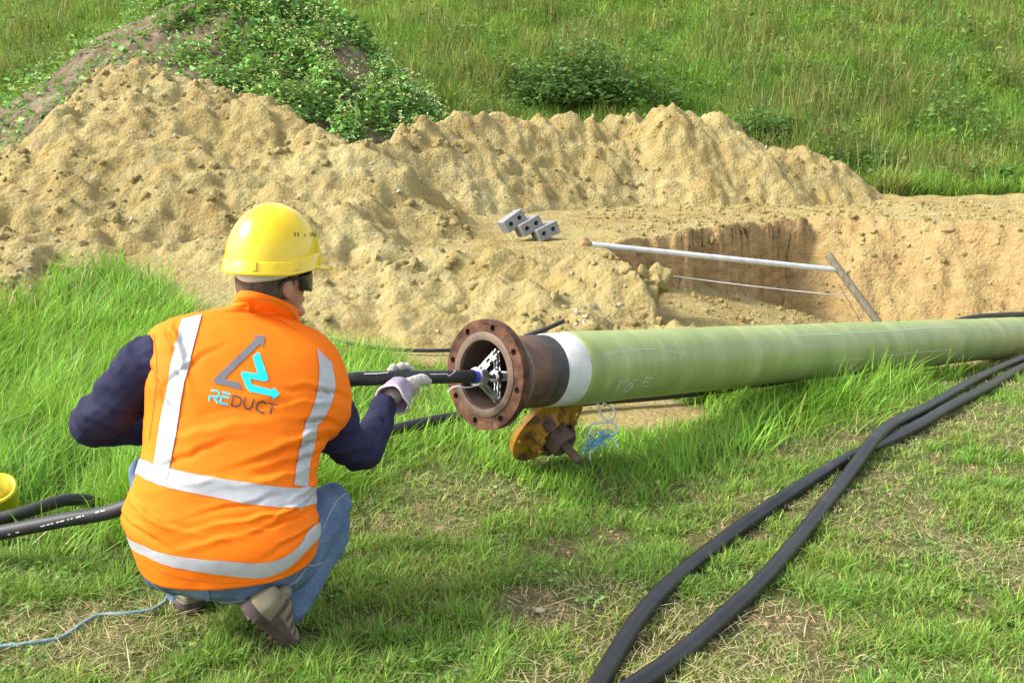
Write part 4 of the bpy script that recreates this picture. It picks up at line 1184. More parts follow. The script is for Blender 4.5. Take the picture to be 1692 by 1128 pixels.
# --- head frame
HF = np.array([0.63, 0.775, -0.05]); HF /= np.linalg.norm(HF)
HU = np.array([0.03, 0.06, 1.0]); HU -= HF * HU.dot(HF); HU /= np.linalg.norm(HU)
HS = np.cross(HF, HU)                                  # his right side, towards the camera
HC = P(449, 461, 2.74)
def H(f, s, u): return HC + HF * f + HS * s + HU * u

# --- body: one continuous skin surface, mostly covered
hd_v, hd_f = ball((0, 0, 0), (0.103, 0, 0), (0, 0.077, 0), (0, 0, 0.118), 36, 26)
hv = []
for p in hd_v:
    f_, s_, u_ = p
    if u_ < -0.02:
        t = min(1, (-0.02 - u_) / 0.1)
        s_ *= 1 - 0.28 * t; f_ = f_ * (1 - 0.10 * t) + 0.030 * t
    if f_ > 0.05 and -0.1 < u_ < 0.05: f_ *= 0.96
    hv.append(H(f_, s_, u_))
nose = ball(H(0.108, 0, -0.022), HF * 0.018, HS * 0.014, HU * 0.022, 12, 8)
lips = ball(H(0.098, 0, -0.062), HF * 0.012, HS * 0.022, HU * 0.012, 12, 8)
chin = ball(H(0.088, 0, -0.098), HF * 0.022, HS * 0.026, HU * 0.018, 12, 8)
ears = [ball(H(-0.006, sg * 0.080, -0.022), HF * 0.017 - HU * 0.004, HS * 0.010, HU * 0.032, 14, 10) for sg in (-1, 1)]
neck = limb([H(-0.02, 0, -0.06), P(440, 530, 2.78), P(425, 600, 2.72)], np.array([0.052, 0.052, 0.06]))
R_SH, R_EL, R_WR = P(528, 640, 2.72), P(592, 742, 2.80), P(636, 662, 3.12)
L_SH, L_EL, L_WR = P(278, 592, 2.68), P(152, 694, 2.70), P(392, 712, 3.03)
R_HIP, R_KN, R_AN = P(455, 915, 2.52), P(546, 836, 2.78), P(468, 1000, 2.47)
L_HIP, L_KN, L_AN = P(300, 915, 2.52), P(252, 776, 2.86), P(300, 975, 2.72)
core = limb([P(378, 915, 2.52), P(385, 800, 2.57), P(405, 690, 2.62), P(425, 600, 2.72)], np.array([0.12, 0.115, 0.12, 0.09]))
body_parts = [(hv, hd_f), nose, lips, chin, *ears, neck, core,
              limb([P(425, 600, 2.72), P(515, 650, 2.74), P(578, 737, 2.78), P(612, 725, 2.93), R_WR], np.array([0.06, 0.045, 0.034, 0.03, 0.025]), res=50),
              limb([P(425, 600, 2.72), P(300, 590, 2.68), P(205, 655, 2.665), P(160, 692, 2.70), P(220, 706, 2.86), P(300, 705, 2.95), L_WR], np.array([0.06, 0.05, 0.04, 0.034, 0.03, 0.026, 0.024]), res=50),
              limb([P(378, 915, 2.52), R_HIP, R_KN], np.array([0.10, 0.085, 0.055])), limb([R_KN, P(482, 985, 2.52)], np.array([0.045, 0.03])),
              limb([P(378, 915, 2.52), L_HIP, L_KN], np.array([0.10, 0.085, 0.055])), limb([L_KN, P(302, 955, 2.77)], np.array([0.045, 0.03]))]
remeshed('body', body_parts, 0.006, M['skin'], man, 5)

# --- hair: short, under the hat
hv2 = []
for p in hd_v:
    f_, s_, u_ = p[0] * 1.05, p[1] * 1.05, p[2] * 1.03
    hv2.append((f_, s_, u_))
keep = [i for i, p in enumerate(hv2)]
def hair_ok(p):
    f_, s_, u_ = p
    line = 0.035 if f_ > 0.02 else (0.0 if f_ > -0.015 else -0.078 - 0.10 * (f_ + 0.015))
    return u_ > line - (0.015 if -0.005 < f_ <= 0.03 else 0)
hf = [q for q in hd_f if all(hair_ok(hv2[i]) for i in q)]
ho = mesh('hair', [H(*p) for p in hv2], hf, M['hair'], man)
md = ho.modifiers.new('sub', 'SUBSURF'); md.levels = md.render_levels = 1

# --- hard hat
HHC = P(452, 434, 2.74)
TF = HF * 0.998 - HU * 0.04; TF /= np.linalg.norm(TF)
TU = HU - TF * HU.dot(TF); TU /= np.linalg.norm(TU)
TS = np.cross(TF, TU)
HL, HW, HH_ = 0.134, 0.118, 0.158
def hat_pt(t, k):
    """t angle round the rim (0 = front), k 0 rim .. 1 crown"""
    ph = k * math.pi / 2
    e = 0.86
    r = math.cos(ph) ** e; z = math.sin(ph) ** 0.92
    drop = 0.016 * S(-0.4, 0.5, -math.cos(t)) * (1 - k) + 0.004 * (1 - k)
    crest = 0.004 * math.exp(-(math.sin(t) * r * HW / 0.018) ** 2) * S(0.25, 0.6, k)
    return HHC + TF * (HL * r * math.cos(t) - 0.006 * k) + TS * (HW * r * math.sin(t)) + TU * (HH_ * z - drop + crest)
hat = bpy.data.objects.new('hard_hat', None); hat.empty_display_size = 0.05; hat.location = V(HHC); link(hat, man)
nt_, nk = 72, 28
hv3 = [hat_pt(2 * math.pi * j / nt_, i / nk) for i in range(nk) for j in range(nt_)] + [hat_pt(0, 1.0)]
hf3 = [(i * nt_ + j, i * nt_ + (j + 1) % nt_, (i + 1) * nt_ + (j + 1) % nt_, (i + 1) * nt_ + j) for i in range(nk - 1) for j in range(nt_)]
hf3 += [((nk - 1) * nt_ + j, (nk - 1) * nt_ + (j + 1) % nt_, len(hv3) - 1) for j in range(nt_)]
shell = mesh('shell', hv3, hf3, M['helmet'], hat)
md = shell.modifiers.new('sol', 'SOLIDIFY'); md.thickness = 0.003; md.offset = -1
# rim band standing proud of the dome, with a step and the peak
prof = []
rimv, rimf = [], []
def rim_ring(off, up):
    out = []
    for j in range(nt_):
        t = 2 * math.pi * j / nt_
        b = hat_pt(t, 0.0)
        rd = TF * math.cos(t) / HL + TS * math.sin(t) / HW; rd /= np.linalg.norm(rd)
        fr = S(0.45, 0.95, math.cos(t))
        o2 = off[0] + off[1] * fr
        u2 = up[0] + up[1] * fr + 0.006 * S(-0.1, 0.5, math.cos(t)) * (1 if up[0] > 0.01 else 0)
        out.append(b + rd * o2 + TU * u2)
    return out
for off, up in (((-0.004, 0), (0.030, 0)), ((0.0035, 0), (0.029, 0)), ((0.0060, 0), (0.026, 0)), ((0.0075, 0), (0.004, 0)), ((0.010, 0.028), (-0.001, -0.003)), ((0.011, 0.030), (-0.006, -0.005)), ((0.009, 0.028), (-0.0085, -0.005)), ((-0.004, 0), (-0.006, 0.001))):
    rimv += rim_ring(off, up)
nr = len(rimv) // nt_
rimf = [(i * nt_ + j, i * nt_ + (j + 1) % nt_, (i + 1) * nt_ + (j + 1) % nt_, (i + 1) * nt_ + j) for i in range(nr - 1) for j in range(nt_)]
smooth_angle(fix_normals(mesh('brim', rimv, rimf, M['helmet'], hat)), 50)
for t0, w0 in ((1.72, 0.16), (1.02, 0.05), (2.55, 0.10)):    # moulded lugs on the band
    vv = []
    for dt in (-w0 / 2, w0 / 2):
        for up in (0.004, 0.029):
            t = t0 + dt
            b = hat_pt(t, 0.0); rd = TF * math.cos(t) / HL + TS * math.sin(t) / HW; rd /= np.linalg.norm(rd)
            for oo in (0.002, 0.0115 if up < 0.01 else 0.0085): vv.append(b + rd * oo + TU * up)
    f = [(0, 1, 3, 2), (4, 6, 7, 5), (0, 4, 5, 1), (2, 3, 7, 6), (1, 5, 7, 3), (0, 2, 6, 4)]
    bevel(fix_normals(mesh('lug', vv, f, M['helmet'], hat, smooth=False)), 0.0015)
tb = bvh_of(shell)
zh = lambda l: [(340 + a / 5.127, 310 + b / 5.127) for a, b in l]
strokes('vent_slot', tb, [zh([(752, 378), (757, 415)]), zh([(780, 378), (784, 415)]), zh([(888, 380), (891, 416)]), zh([(906, 380), (909, 416)]), zh([(925, 384), (927, 416)]), zh([(830, 402), (846, 404)])], 1.5, M['lens'], shell, 0.0012, 2.0)
# white headband under the hat at the back
lv = []
for i, (u_, g) in enumerate(((-0.002, 0.102), (-0.018, 0.101), (-0.034, 0.098), (-0.040, 0.094))):
    for j in range(41):
        t = math.radians(95 + 170 * j / 40 - 0)
        w_ = math.sin((j / 40) * math.pi) ** 0.6
        lv.append(HHC + TF * ((g + 0.010) * math.cos(t)) + TS * (g * 0.90 * math.sin(t)) + TU * (u_ * (0.35 + 0.65 * w_) - 0.012))
lf = [(i * 41 + j, i * 41 + j + 1, (i + 1) * 41 + j + 1, (i + 1) * 41 + j) for i in range(3) for j in range(40)]
lo = mesh('headband', lv, lf, M['liner'], hat)
md = lo.modifiers.new('sol', 'SOLIDIFY'); md.thickness = 0.004

# --- wrap-round sunglasses
gv = []
for i in range(7):
    for j in range(33):
        a = -1.25 + 2.5 * j / 32
        rr = 0.108 + 0.010 * math.cos(a) - 0.003 * (i - 3) ** 2 / 9
        hgt_ = 0.029 * (1 - 0.25 * abs(a) ** 2 / 1.6 + 0.18 * math.exp(-((abs(a) - 0.45) / 0.4) ** 2)) * (1 - 0.45 * math.exp(-(a / 0.12) ** 2) * (1 if i < 3 else 0))
        gv.append(H(rr * math.cos(a) * 1.02, rr * math.sin(a) * 0.76, -0.006 + hgt_ * (i - 3) / 3))
gf = [(i * 33 + j, i * 33 + j + 1, (i + 1) * 33 + j + 1, (i + 1) * 33 + j) for i in range(6) for j in range(32)]
gl = mesh('sunglasses', gv, gf, M['lens'], man)
md = gl.modifiers.new('sol', 'SOLIDIFY'); md.thickness = 0.005
for sg in (-1, 1):
    tube('temple_arm', [H(0.046, sg * 0.080, 0.006), H(0.01, sg * 0.084, 0.006), H(-0.022, sg * 0.085, 0.003), H(-0.04, sg * 0.08, -0.014)], 0.0042, M['lens'], gl, n=8)

# --- vest: lofted cloth shell with drag folds
RINGS = [  # left px, Y, right px, Y, back px, Y (hem first)
    ((226, 918), 2.50, (522, 892), 2.52, (375, 973), 2.355),
    ((214, 888), 2.50, (526, 868), 2.53, (378, 928), 2.345),
    ((199, 856), 2.50, (524, 850), 2.54, (378, 880), 2.36),
    ((210, 822), 2.52, (521, 836), 2.56, (379, 842), 2.38),
    ((226, 778), 2.54, (521, 815), 2.58, (379, 802), 2.405),
    ((235, 736), 2.57, (523, 778), 2.61, (386, 752), 2.44),
    ((237, 692), 2.60, (536, 738), 2.65, (396, 697), 2.475),
    ((241, 650), 2.62, (572, 702), 2.70, (406, 640), 2.515),
    ((247, 605), 2.65, (581, 660), 2.73, (415, 590), 2.56),
    ((243, 568), 2.67, (566, 615), 2.755, (424, 552), 2.61),
    ((252, 544), 2.69, (540, 580), 2.765, (430, 530), 2.65),
    ((320, 523), 2.72, (514, 556), 2.775, (436, 519), 2.665),
    ((376, 513), 2.735, (499, 545), 2.775, (441, 511), 2.648),
    ((384, 500), 2.735, (495, 535), 2.775, (443, 502), 2.628),
    ((389, 486), 2.735, (493, 518), 2.770, (445, 489), 2.622)]
NT, NU = 190, 240
LL = catmull([P(*r[0], r[1]) for r in RINGS], NT); RR = catmull([P(*r[2], r[3]) for r in RINGS], NT); BB = catmull([P(*r[4], r[5]) for r in RINGS], NT)
TT = np.linspace(0, len(RINGS) - 1, NT)
th = np.linspace(0, 2 * math.pi, NU, endpoint=False)
CC = (LL + RR) / 2; AA = (RR - LL) / 2; BK = BB - CC
ex = 0.82
cs_, sn_ = np.cos(th), np.sin(th)
cc = np.sign(cs_) * np.abs(cs_) ** ex; ss = np.sign(sn_) * np.abs(sn_) ** ex
VG = CC[:, None] + cc[None, :, None] * AA[:, None] + ss[None, :, None] * BK[:, None] * np.where(sn_ < 0, 0.9, 1.0)[None, :, None]
def grid_normals(g):
    dt = np.gradient(g, axis=0)
    du = (np.roll(g, -1, 1) - np.roll(g, 1, 1)) / 2
    n_ = np.cross(du, dt); n_ /= np.linalg.norm(n_, axis=2)[..., None] + 1e-12
    out = g - CC[:, None]
    sgn = np.sign((n_ * out).sum(2).mean())
    return n_ * sgn
NFIX = True
VN = grid_normals(VG)
THg, TTg = np.meshgrid(th, TT)
xn, tn = np.cos(THg), TTg                              # xn -1 left .. 1 right
fold = np.zeros_like(xn)
def crease(cx, ct, slope, ln, wd, amp):
    """soft ridge/valley: centre in (x, t), running direction by slope"""
    global fold
    ang = math.atan(slope); dx, dt = (xn - cx) * 3.2, (tn - ct)
    a_ = dx * math.cos(ang) + dt * math.sin(ang); b_ = -dx * math.sin(ang) + dt * math.cos(ang)
    bb = b_ + 0.10 * noise2(a_ * 1.7 + cx * 9, ct + 0 * a_, 207)
    prof_ = np.exp(-np.abs(bb) / (wd * 0.75)) - 0.55 * np.exp(-np.abs(bb - wd * 1.1) / (wd * 0.8))
    fold = fold + 1.5 * amp * np.exp(-(a_ / ln) ** 2) * prof_
back = (np.sin(THg) > -0.25)
for c in ((0.55, 5.0, 0.45, 1.5, 0.16, -0.009), (0.45, 4.55, 0.40, 1.4, 0.15, 0.007), (0.62, 5.6, 0.5, 1.1, 0.14, -0.010), (0.70, 6.1, 0.55, 0.9, 0.13, 0.010),
          (0.72, 6.5, 0.3, 0.7, 0.13, -0.013), (0.30, 2.8, 0.42, 1.6, 0.16, 0.008), (0.45, 2.4, 0.45, 1.4, 0.14, -0.008), (0.1, 1.9, 0.3, 1.5, 0.15, 0.006), (0.65, 1.6, 0.5, 0.9, 0.12, -0.008),
          (-0.80, 6.8, -1.6, 1.0, 0.16, -0.012), (-0.72, 8.3, -2.4, 1.3, 0.16, -0.012), (-0.66, 8.3, -2.4, 1.2, 0.16, 0.008), (-0.75, 2.6, -0.6, 0.8, 0.17, 0.010), (-0.8, 1.9, -0.5, 0.7, 0.14, -0.010),
          (0.0, 4.2, 0.30, 1.8, 0.18, 0.005), (-0.2, 5.7, 0.35, 1.6, 0.2, 0.005), (0.2, 6.6, 0.35, 1.3, 0.2, -0.005), (0.75, 3.4, 0.9, 0.8, 0.13, -0.010), (0.8, 4.2, 0.8, 0.7, 0.13, 0.009),
          (0.60, 7.4, 0.25, 0.9, 0.12, -0.010), (0.50, 6.9, 0.35, 1.1, 0.11, 0.009), (0.35, 5.2, 0.55, 1.2, 0.10, -0.007), (0.1, 3.3, 0.5, 1.2, 0.10, -0.006), (0.55, 3.0, 0.6, 0.8, 0.09, 0.008), (-0.45, 7.6, 0.9, 1.0, 0.12, -0.005), (-0.35, 4.9, 0.5, 1.2, 0.12, -0.006), (-0.5, 2.2, -0.3, 0.9, 0.1, 0.006), (0.25, 11.5, 1.2, 1.0, 0.2, -0.006), (-0.2, 11.2, -1.4, 1.0, 0.2, 0.006)):
    crease(*c)
fold += 0.0022 * noise2(xn * 2.2 + tn * 0.5, tn * 1.1 - xn * 1.6, 201) + 0.0009 * noise2(xn * 6 + tn, tn * 2.6, 203)
fold *= np.clip((len(RINGS) - 1 - tn) / 2.0, 0.15, 1)
VG = VG + VN * fold[..., None]
VN = grid_normals(VG)
vi = np.arange(NT * NU).reshape(NT, NU)
vq = np.stack([vi[:-1], vi[1:], np.roll(vi, -1, 1)[1:], np.roll(vi, -1, 1)[:-1]], -1).reshape(-1, 4)
q0 = vq[(NT // 2) * NU + NU // 4]
pa, pb, pc_ = (VG.reshape(-1, 3)[i] for i in q0[:3])
if np.cross(pb - pa, pc_ - pa).dot(VN.reshape(-1, 3)[q0[0]]) < 0: vq = vq[:, ::-1]
vest = big_mesh('hi_vis_vest', VG.reshape(-1, 3), vq, M['vest'], man)
md = vest.modifiers.new('sol', 'SOLIDIFY'); md.thickness = 0.004; md.offset = -1
VT = BVHTree.FromPolygons([V(p) for p in VG.reshape(-1, 3)], [tuple(int(i) for i in q) for q in vq])
def vest_param(u, v):
    loc, nrm, i, d = VT.ray_cast(CAMV, V(ray(u, v)).normalized())
    if loc is None: return None
    r, c = divmod(i, NU)
    return r + 0.5, c + 0.5
def vest_at(r, c, off):
    r = float(np.clip(r, 0, NT - 1.001)); c = c % NU
    r0, c0 = int(r), int(c); fr, fc = r - r0, c - c0; c1 = (c0 + 1) % NU
    w = ((1 - fr) * (1 - fc), (1 - fr) * fc, fr * (1 - fc), fr * fc)
    ii = ((r0, c0), (r0, c1), (r0 + 1, c0), (r0 + 1, c1))
    p = sum(k * VG[i] for k, i in zip(w, ii)); n_ = sum(k * VN[i] for k, i in zip(w, ii))
    return p + n_ / np.linalg.norm(n_) * off
def band(name, upper, lower, off=0.0024):
    """tape right round the body: edges given in photo pixels across the back"""
    cols = np.arange(0, NU, 0.75)
    ed = []
    for e in (upper, lower):
        pr = [vest_param(*q) for q in catmull(np.array(e, float), 40)]
        pr = np.array([q for q in pr if q])
        o_ = np.argsort(pr[:, 1]); pr = pr[o_]
        rr = np.convolve(np.pad(pr[:, 0], 2, mode='edge'), np.ones(5) / 5, 'valid')
        ed.append(np.interp(cols, np.r_[pr[-1, 1] - NU, pr[:, 1], pr[0, 1] + NU], np.r_[rr[-1], rr, rr[0]]))
    vv, ff = [], []
    m = 15
    for j, c in enumerate(cols):
        for k in range(m): vv.append(vest_at(ed[1][j] + (ed[0][j] - ed[1][j]) * k / (m - 1), c, off))
    nc = len(cols)
    for j in range(nc):
        for k in range(m - 1):
            a = j * m + k; b = ((j + 1) % nc) * m + k
            ff.append((a, b, b + 1, a + 1))
    return fix_normals(mesh(name, vv, ff, M['tape'], vest))
def strap(name, edge1, edge2, off):
    e1, e2 = catmull(np.array(edge1, float), 130), catmull(np.array(edge2, float), 130)
    vv, ff, prev = [], [], None
    m = 15
    for p, q in zip(e1, e2):
        row = []
        for k in range(m):
            pr = on_surface(VT, *(p + (q - p) * k / (m - 1)), off)
            row.append(pr)
        if any(r is None for r in row): prev = None; continue
        vv += row; cur = len(vv) - m
        if prev is not None:
            for k in range(m - 1): ff.append((prev + k, prev + k + 1, cur + k + 1, cur + k))
        prev = cur
    return fix_normals(mesh(name, vv, ff, M['tape'], vest))
strap('shoulder_tape', [(301, 528), (287, 580), (277, 640), (265, 700), (258, 750), (252, 780)], [(334, 520), (316, 590), (302, 650), (293, 710), (283, 760), (277, 795)], 0.0034)
strap('shoulder_tape', [(523, 575), (527, 610), (523, 650), (512, 685), (506, 692), (500, 720), (492, 755), (485, 800)], [(547, 600), (553, 635), (547, 665), (532, 695), (524, 705), (519, 735), (511, 765), (508, 805)], 0.0034)
band('waist_tape', [(233, 757), (260, 768), (300, 778), (380, 793), (450, 803), (500, 806), (518, 803)], [(229, 783), (255, 798), (300, 810), (380, 827), (450, 837), (495, 839), (518, 832)])
band('hem_tape', [(232, 897), (262, 911), (320, 921), (400, 928), (450, 927), (490, 905), (516, 868)], [(240, 917), (275, 932), (320, 942), (400, 953), (440, 952), (480, 935), (520, 893)])
# --- logo on the back
def decal(name, poly, mat, off=0.0020):
    poly = [Vector((a, b, 0)) for a, b in poly]
    bm = bmesh.new()
    vs = [bm.verts.new(p) for p in poly]
    for t in tessellate_polygon([poly]):
        try: bm.faces.new([vs[i] for i in t])
        except ValueError: pass
    for _ in range(5):
        es = [e for e in bm.edges if e.calc_length() > 3.0]
        if not es: break
        bmesh.ops.subdivide_edges(bm, edges=es, cuts=1)
        bmesh.ops.triangulate(bm, faces=bm.faces)
    bm.verts.ensure_lookup_table()
    vv = [on_surface(VT, q.co.x, q.co.y, off) or Vector((0, 0, -1)) for q in bm.verts]
    ff = [tuple(q.index for q in f.verts) for f in bm.faces]
    bm.verts.index_update()
    ob = mesh(name, vv, ff, mat, vest)
    bm.free()
    return fix_normals(ob)
zg = lambda l: [(320 + a / 7.05, 540 + b / 7.05) for a, b in l]
decal('logo_arrow', zg([(230, 622), (262, 582), (722, 138), (690, 105), (815, 98), (828, 115), (828, 140), (802, 250), (775, 200), (378, 585), (372, 600), (385, 616), (535, 650), (564, 735), (255, 658), (235, 645)]), M['logo_grey'])
decal('logo_arrow', zg([(690, 345), (745, 298), (762, 302), (772, 318), (868, 592), (865, 618), (845, 635), (815, 635), (665, 602), (668, 655), (690, 675), (912, 733), (935, 705), (1002, 782), (928, 842), (905, 805), (660, 755), (635, 740), (615, 715), (550, 555), (555, 530), (575, 518), (745, 545), (690, 355)]), M['logo_cyan'])
def letters(mat, w, glyphs):
    for lines in glyphs:
        for ln in lines:
            for ob in strokes('logo_letter', VT, [zg(ln)], w, mat, vest, 0.0020, 1.6): pass
letters(M['logo_cyan'], 3.1, [[[(203, 737), (285, 752), (298, 770), (294, 800), (268, 818), (188, 806), (180, 862)], [(240, 815), (284, 886)]], [[(333, 757), (428, 788)], [(412, 830), (325, 808), (310, 882), (405, 906)]]])
letters(M['logo_dark'], 3.1, [[[(465, 795), (442, 912), (500, 927), (540, 905), (556, 862), (542, 822), (465, 795)]], [[(605, 815), (585, 895), (600, 940), (640, 955), (675, 935), (702, 836)]], [[(842, 890), (800, 865), (755, 880), (730, 925), (745, 975), (790, 998), (825, 992)]], [[(865, 884), (972, 908)], [(918, 898), (892, 1020)]]])

M['seam'] = plain('orange_stitching', [(0.3, (0.55, 0.10, 0.006)), (0.7, (0.65, 0.13, 0.010))], 60, 0.9)
strokes('stitch_line', VT, [[(236, 922), (262, 943), (310, 957), (372, 963), (430, 961), (475, 946), (510, 915)], [(384, 514), (405, 512), (432, 518), (465, 531), (490, 546)], [(392, 492), (420, 491), (450, 496), (478, 511), (490, 526)], [(254, 552), (259, 590), (258, 640), (252, 690), (246, 730)]], 0.9, M['seam'], vest, 0.0012, 4)

# --- shirt sleeves
def cloth_wrinkle(amp, fr, seed):
    return lambda co: amp * (noise3(co * np.array([fr, fr, fr * 1.8]), seed) + 0.9 * (0.35 - 2 * np.abs(noise3(co * np.array([fr * 1.6, fr, fr * 1.2]), seed + 3))))
def arm_folds(a, b, seed, amp=0.010):
    ax_ = (b - a) / np.linalg.norm(b - a)
    def fn(co):
        al_ = (co - a) @ ax_
        pr_ = (co - a) - al_[:, None] * ax_
        q1 = pr_ * 7 + np.outer(al_ * 17, ax_) + 3.3
        q2 = pr_ * 12 + np.outer(al_ * 30, ax_) + np.array([1.7, 4.4, 0.2])
        return amp * (0.45 - 1.9 * np.abs(noise3(q1, seed))) + amp * 0.45 * (0.4 - 1.9 * np.abs(noise3(q2, seed + 1))) + 0.006 * noise3(co * 9, seed + 2)
    return fn
remeshed('shirt_sleeve', [limb([P(300, 590, 2.68), P(255, 605, 2.67), P(205, 655, 2.665), P(160, 692, 2.69), P(158, 704, 2.74), P(220, 706, 2.86), P(300, 705, 2.95), P(372, 708, 3.0)], np.array([0.075, 0.088, 0.080, 0.064, 0.058, 0.054, 0.050, 0.042]), res=60)],
         0.005, M['navy'], man, 3, arm_folds(P(255, 605, 2.67), P(160, 720, 2.69), 301))
remeshed('shirt_sleeve', [limb([P(515, 650, 2.74), P(545, 695, 2.75), P(578, 737, 2.78), P(598, 745, 2.84), P(612, 725, 2.93), P(624, 698, 3.02), P(633, 672, 3.09)], np.array([0.08, 0.080, 0.064, 0.058, 0.052, 0.047, 0.041]), res=60)],
         0.005, M['navy'], man, 3, arm_folds(P(545, 640, 2.75), P(600, 745, 2.85), 311, 0.009))

# --- gloved hands
def glove(grip, wrist, along, palm_out, thumb_dir, side):
    """hand closed round a rod: grip = point on the rod axis, along = rod direction, palm_out = from the rod to the palm"""
    al = along / np.linalg.norm(along)
    po = palm_out - al * palm_out.dot(al); po /= np.linalg.norm(po)
    th_ = thumb_dir - al * thumb_dir.dot(al); th_ -= po * th_.dot(po); th_ /= np.linalg.norm(th_)
    R_ = 0.0235
    pc = grip + po * (R_ + 0.014)
    parts = [ball(pc - al * 0.004, al * 0.052, th_ * 0.042, po * 0.021, 20, 14), limb([pc - al * 0.02, wrist], np.array([0.030, 0.033]))]
    for k, (o_, ln) in enumerate(((0.044, 0.86), (0.018, 1.02), (-0.006, 1.04), (-0.030, 0.92))):
        base_ = pc + al * o_ - th_ * 0.030
        pts_ = [base_]
        for a in (0.95, 1.75, 2.55, 3.3):
            a2 = a * ln
            pts_.append(grip + al * (o_ * 1.05) + (R_ + 0.0150) * (math.cos(a2) * po - math.sin(a2) * th_))
        parts.append(limb(pts_, np.array([0.0155, 0.0158, 0.0158, 0.0155, 0.0145]), n=12))
    tp = [pc - al * 0.030 + th_ * 0.018, grip + al * 0.020 + po * 0.026 + th_ * 0.026, grip + al * 0.058 + po * 0.020 + th_ * 0.024, grip + al * 0.082 + po * 0.026 + th_ * 0.014]
    parts.append(limb(tp, np.array([0.021, 0.0195, 0.0185, 0.0155]), n=12))
    return remeshed('glove', parts, 0.0028, M['glove'], man, 7, cloth_wrinkle(0.0016, 45, 331))
ra = P(690, 623.5, 3.29) - P(640, 624.5, 3.20)
gr = P(668, 623.5, 3.245)
RW = P(648, 652, 3.165)
glove(gr, RW, ra, np.array([0.10, -0.75, -0.75]), np.array([0.0, -0.75, 0.75]), 1)
# canvas cuff, flared and open towards the forearm
cax = RW - P(634, 676, 3.09); cax /= np.linalg.norm(cax)
c0 = P(661, 641, 3.19)
v, f = [], []
a_, x_, y_ = frame(cax, hint=(0.5, 0.2, 0.8))
ncf = 36
for s_, r_ in ((0.014, 0.034), (-0.010, 0.040), (-0.035, 0.047), (-0.058, 0.053), (-0.072, 0.056)):
    for j in range(ncf):
        t = 2 * math.pi * j / ncf
        rr = r_ * (1 + 0.07 * math.sin(3 * t + s_ * 40) + 0.05 * math.sin(5 * t + 1))
        v.append(c0 + a_ * (s_ + 0.012 * math.sin(t * 2 + 0.5) * (s_ < -0.03)) + rr * (math.cos(t) * x_ + math.sin(t) * y_))
f = [(i * ncf + j, i * ncf + (j + 1) % ncf, (i + 1) * ncf + (j + 1) % ncf, (i + 1) * ncf + j) for i in range(4) for j in range(ncf)]
cf = mesh('glove_cuff', v, f, M['cuff'], man)
md = cf.modifiers.new('sol', 'SOLIDIFY'); md.thickness = 0.0035
tube('binding', v[-ncf:] + [v[-ncf]], 0.0042, M['binding'], cf, n=8, caps=False, smooth_path=False)
la = P(450, 680, 3.05) - P(380, 735, 3.02)
lg = P(415, 705, 3.035)
glove(lg, L_WR, la, np.array([0.0, -0.9, -0.2]), np.array([0.0, 0.2, 0.9]), -1)

# --- jeans
def jean_w(co): return 0.008 * noise3(co * np.array([9, 9, 14]), 341) - 0.010 * np.abs(noise3(co * np.array([12, 12, 20]), 343))
jeans = remeshed('jeans', [limb([P(292, 908, 2.53), P(330, 916, 2.50), P(378, 920, 2.48), P(426, 916, 2.50), P(466, 904, 2.53)], np.array([0.108, 0.118, 0.120, 0.118, 0.108]), res=30),
                   limb([P(455, 915, 2.52), P(505, 880, 2.64), P(545, 836, 2.77)], np.array([0.115, 0.092, 0.070]), res=20),
                   limb([P(545, 836, 2.77), P(537, 885, 2.70), P(508, 945, 2.60), P(474, 1004, 2.50)], np.array([0.068, 0.066, 0.060, 0.056]), res=24),
                   limb([P(300, 915, 2.52), P(275, 850, 2.68), P(250, 780, 2.84)], np.array([0.115, 0.090, 0.066]), res=20),
                   limb([P(250, 780, 2.84), P(275, 890, 2.82), P(306, 972, 2.76)], np.array([0.064, 0.058, 0.056]), res=20)], 0.006, M['denim'], man, 4, jean_w)
tb = bvh_of(jeans)
zj = lambda l: [(170 + a / 3.049, 740 + b / 3.049) for a, b in l]
strokes('seam', tb, [zj([(230, 660), (290, 715), (400, 755), (520, 772), (640, 775), (760, 755), (880, 715), (975, 670), (1025, 600)]), zj([(1010, 585), (1060, 590), (1105, 575)]), zj([(1110, 400), (1140, 330), (1180, 260), (1225, 225)])], 1.4, M['stitch'], jeans, 0.0015, 4)
strokes('belt_loop', tb, [zj([(525, 705), (532, 772)])], 7, M['denim'], jeans, 0.005, 4)

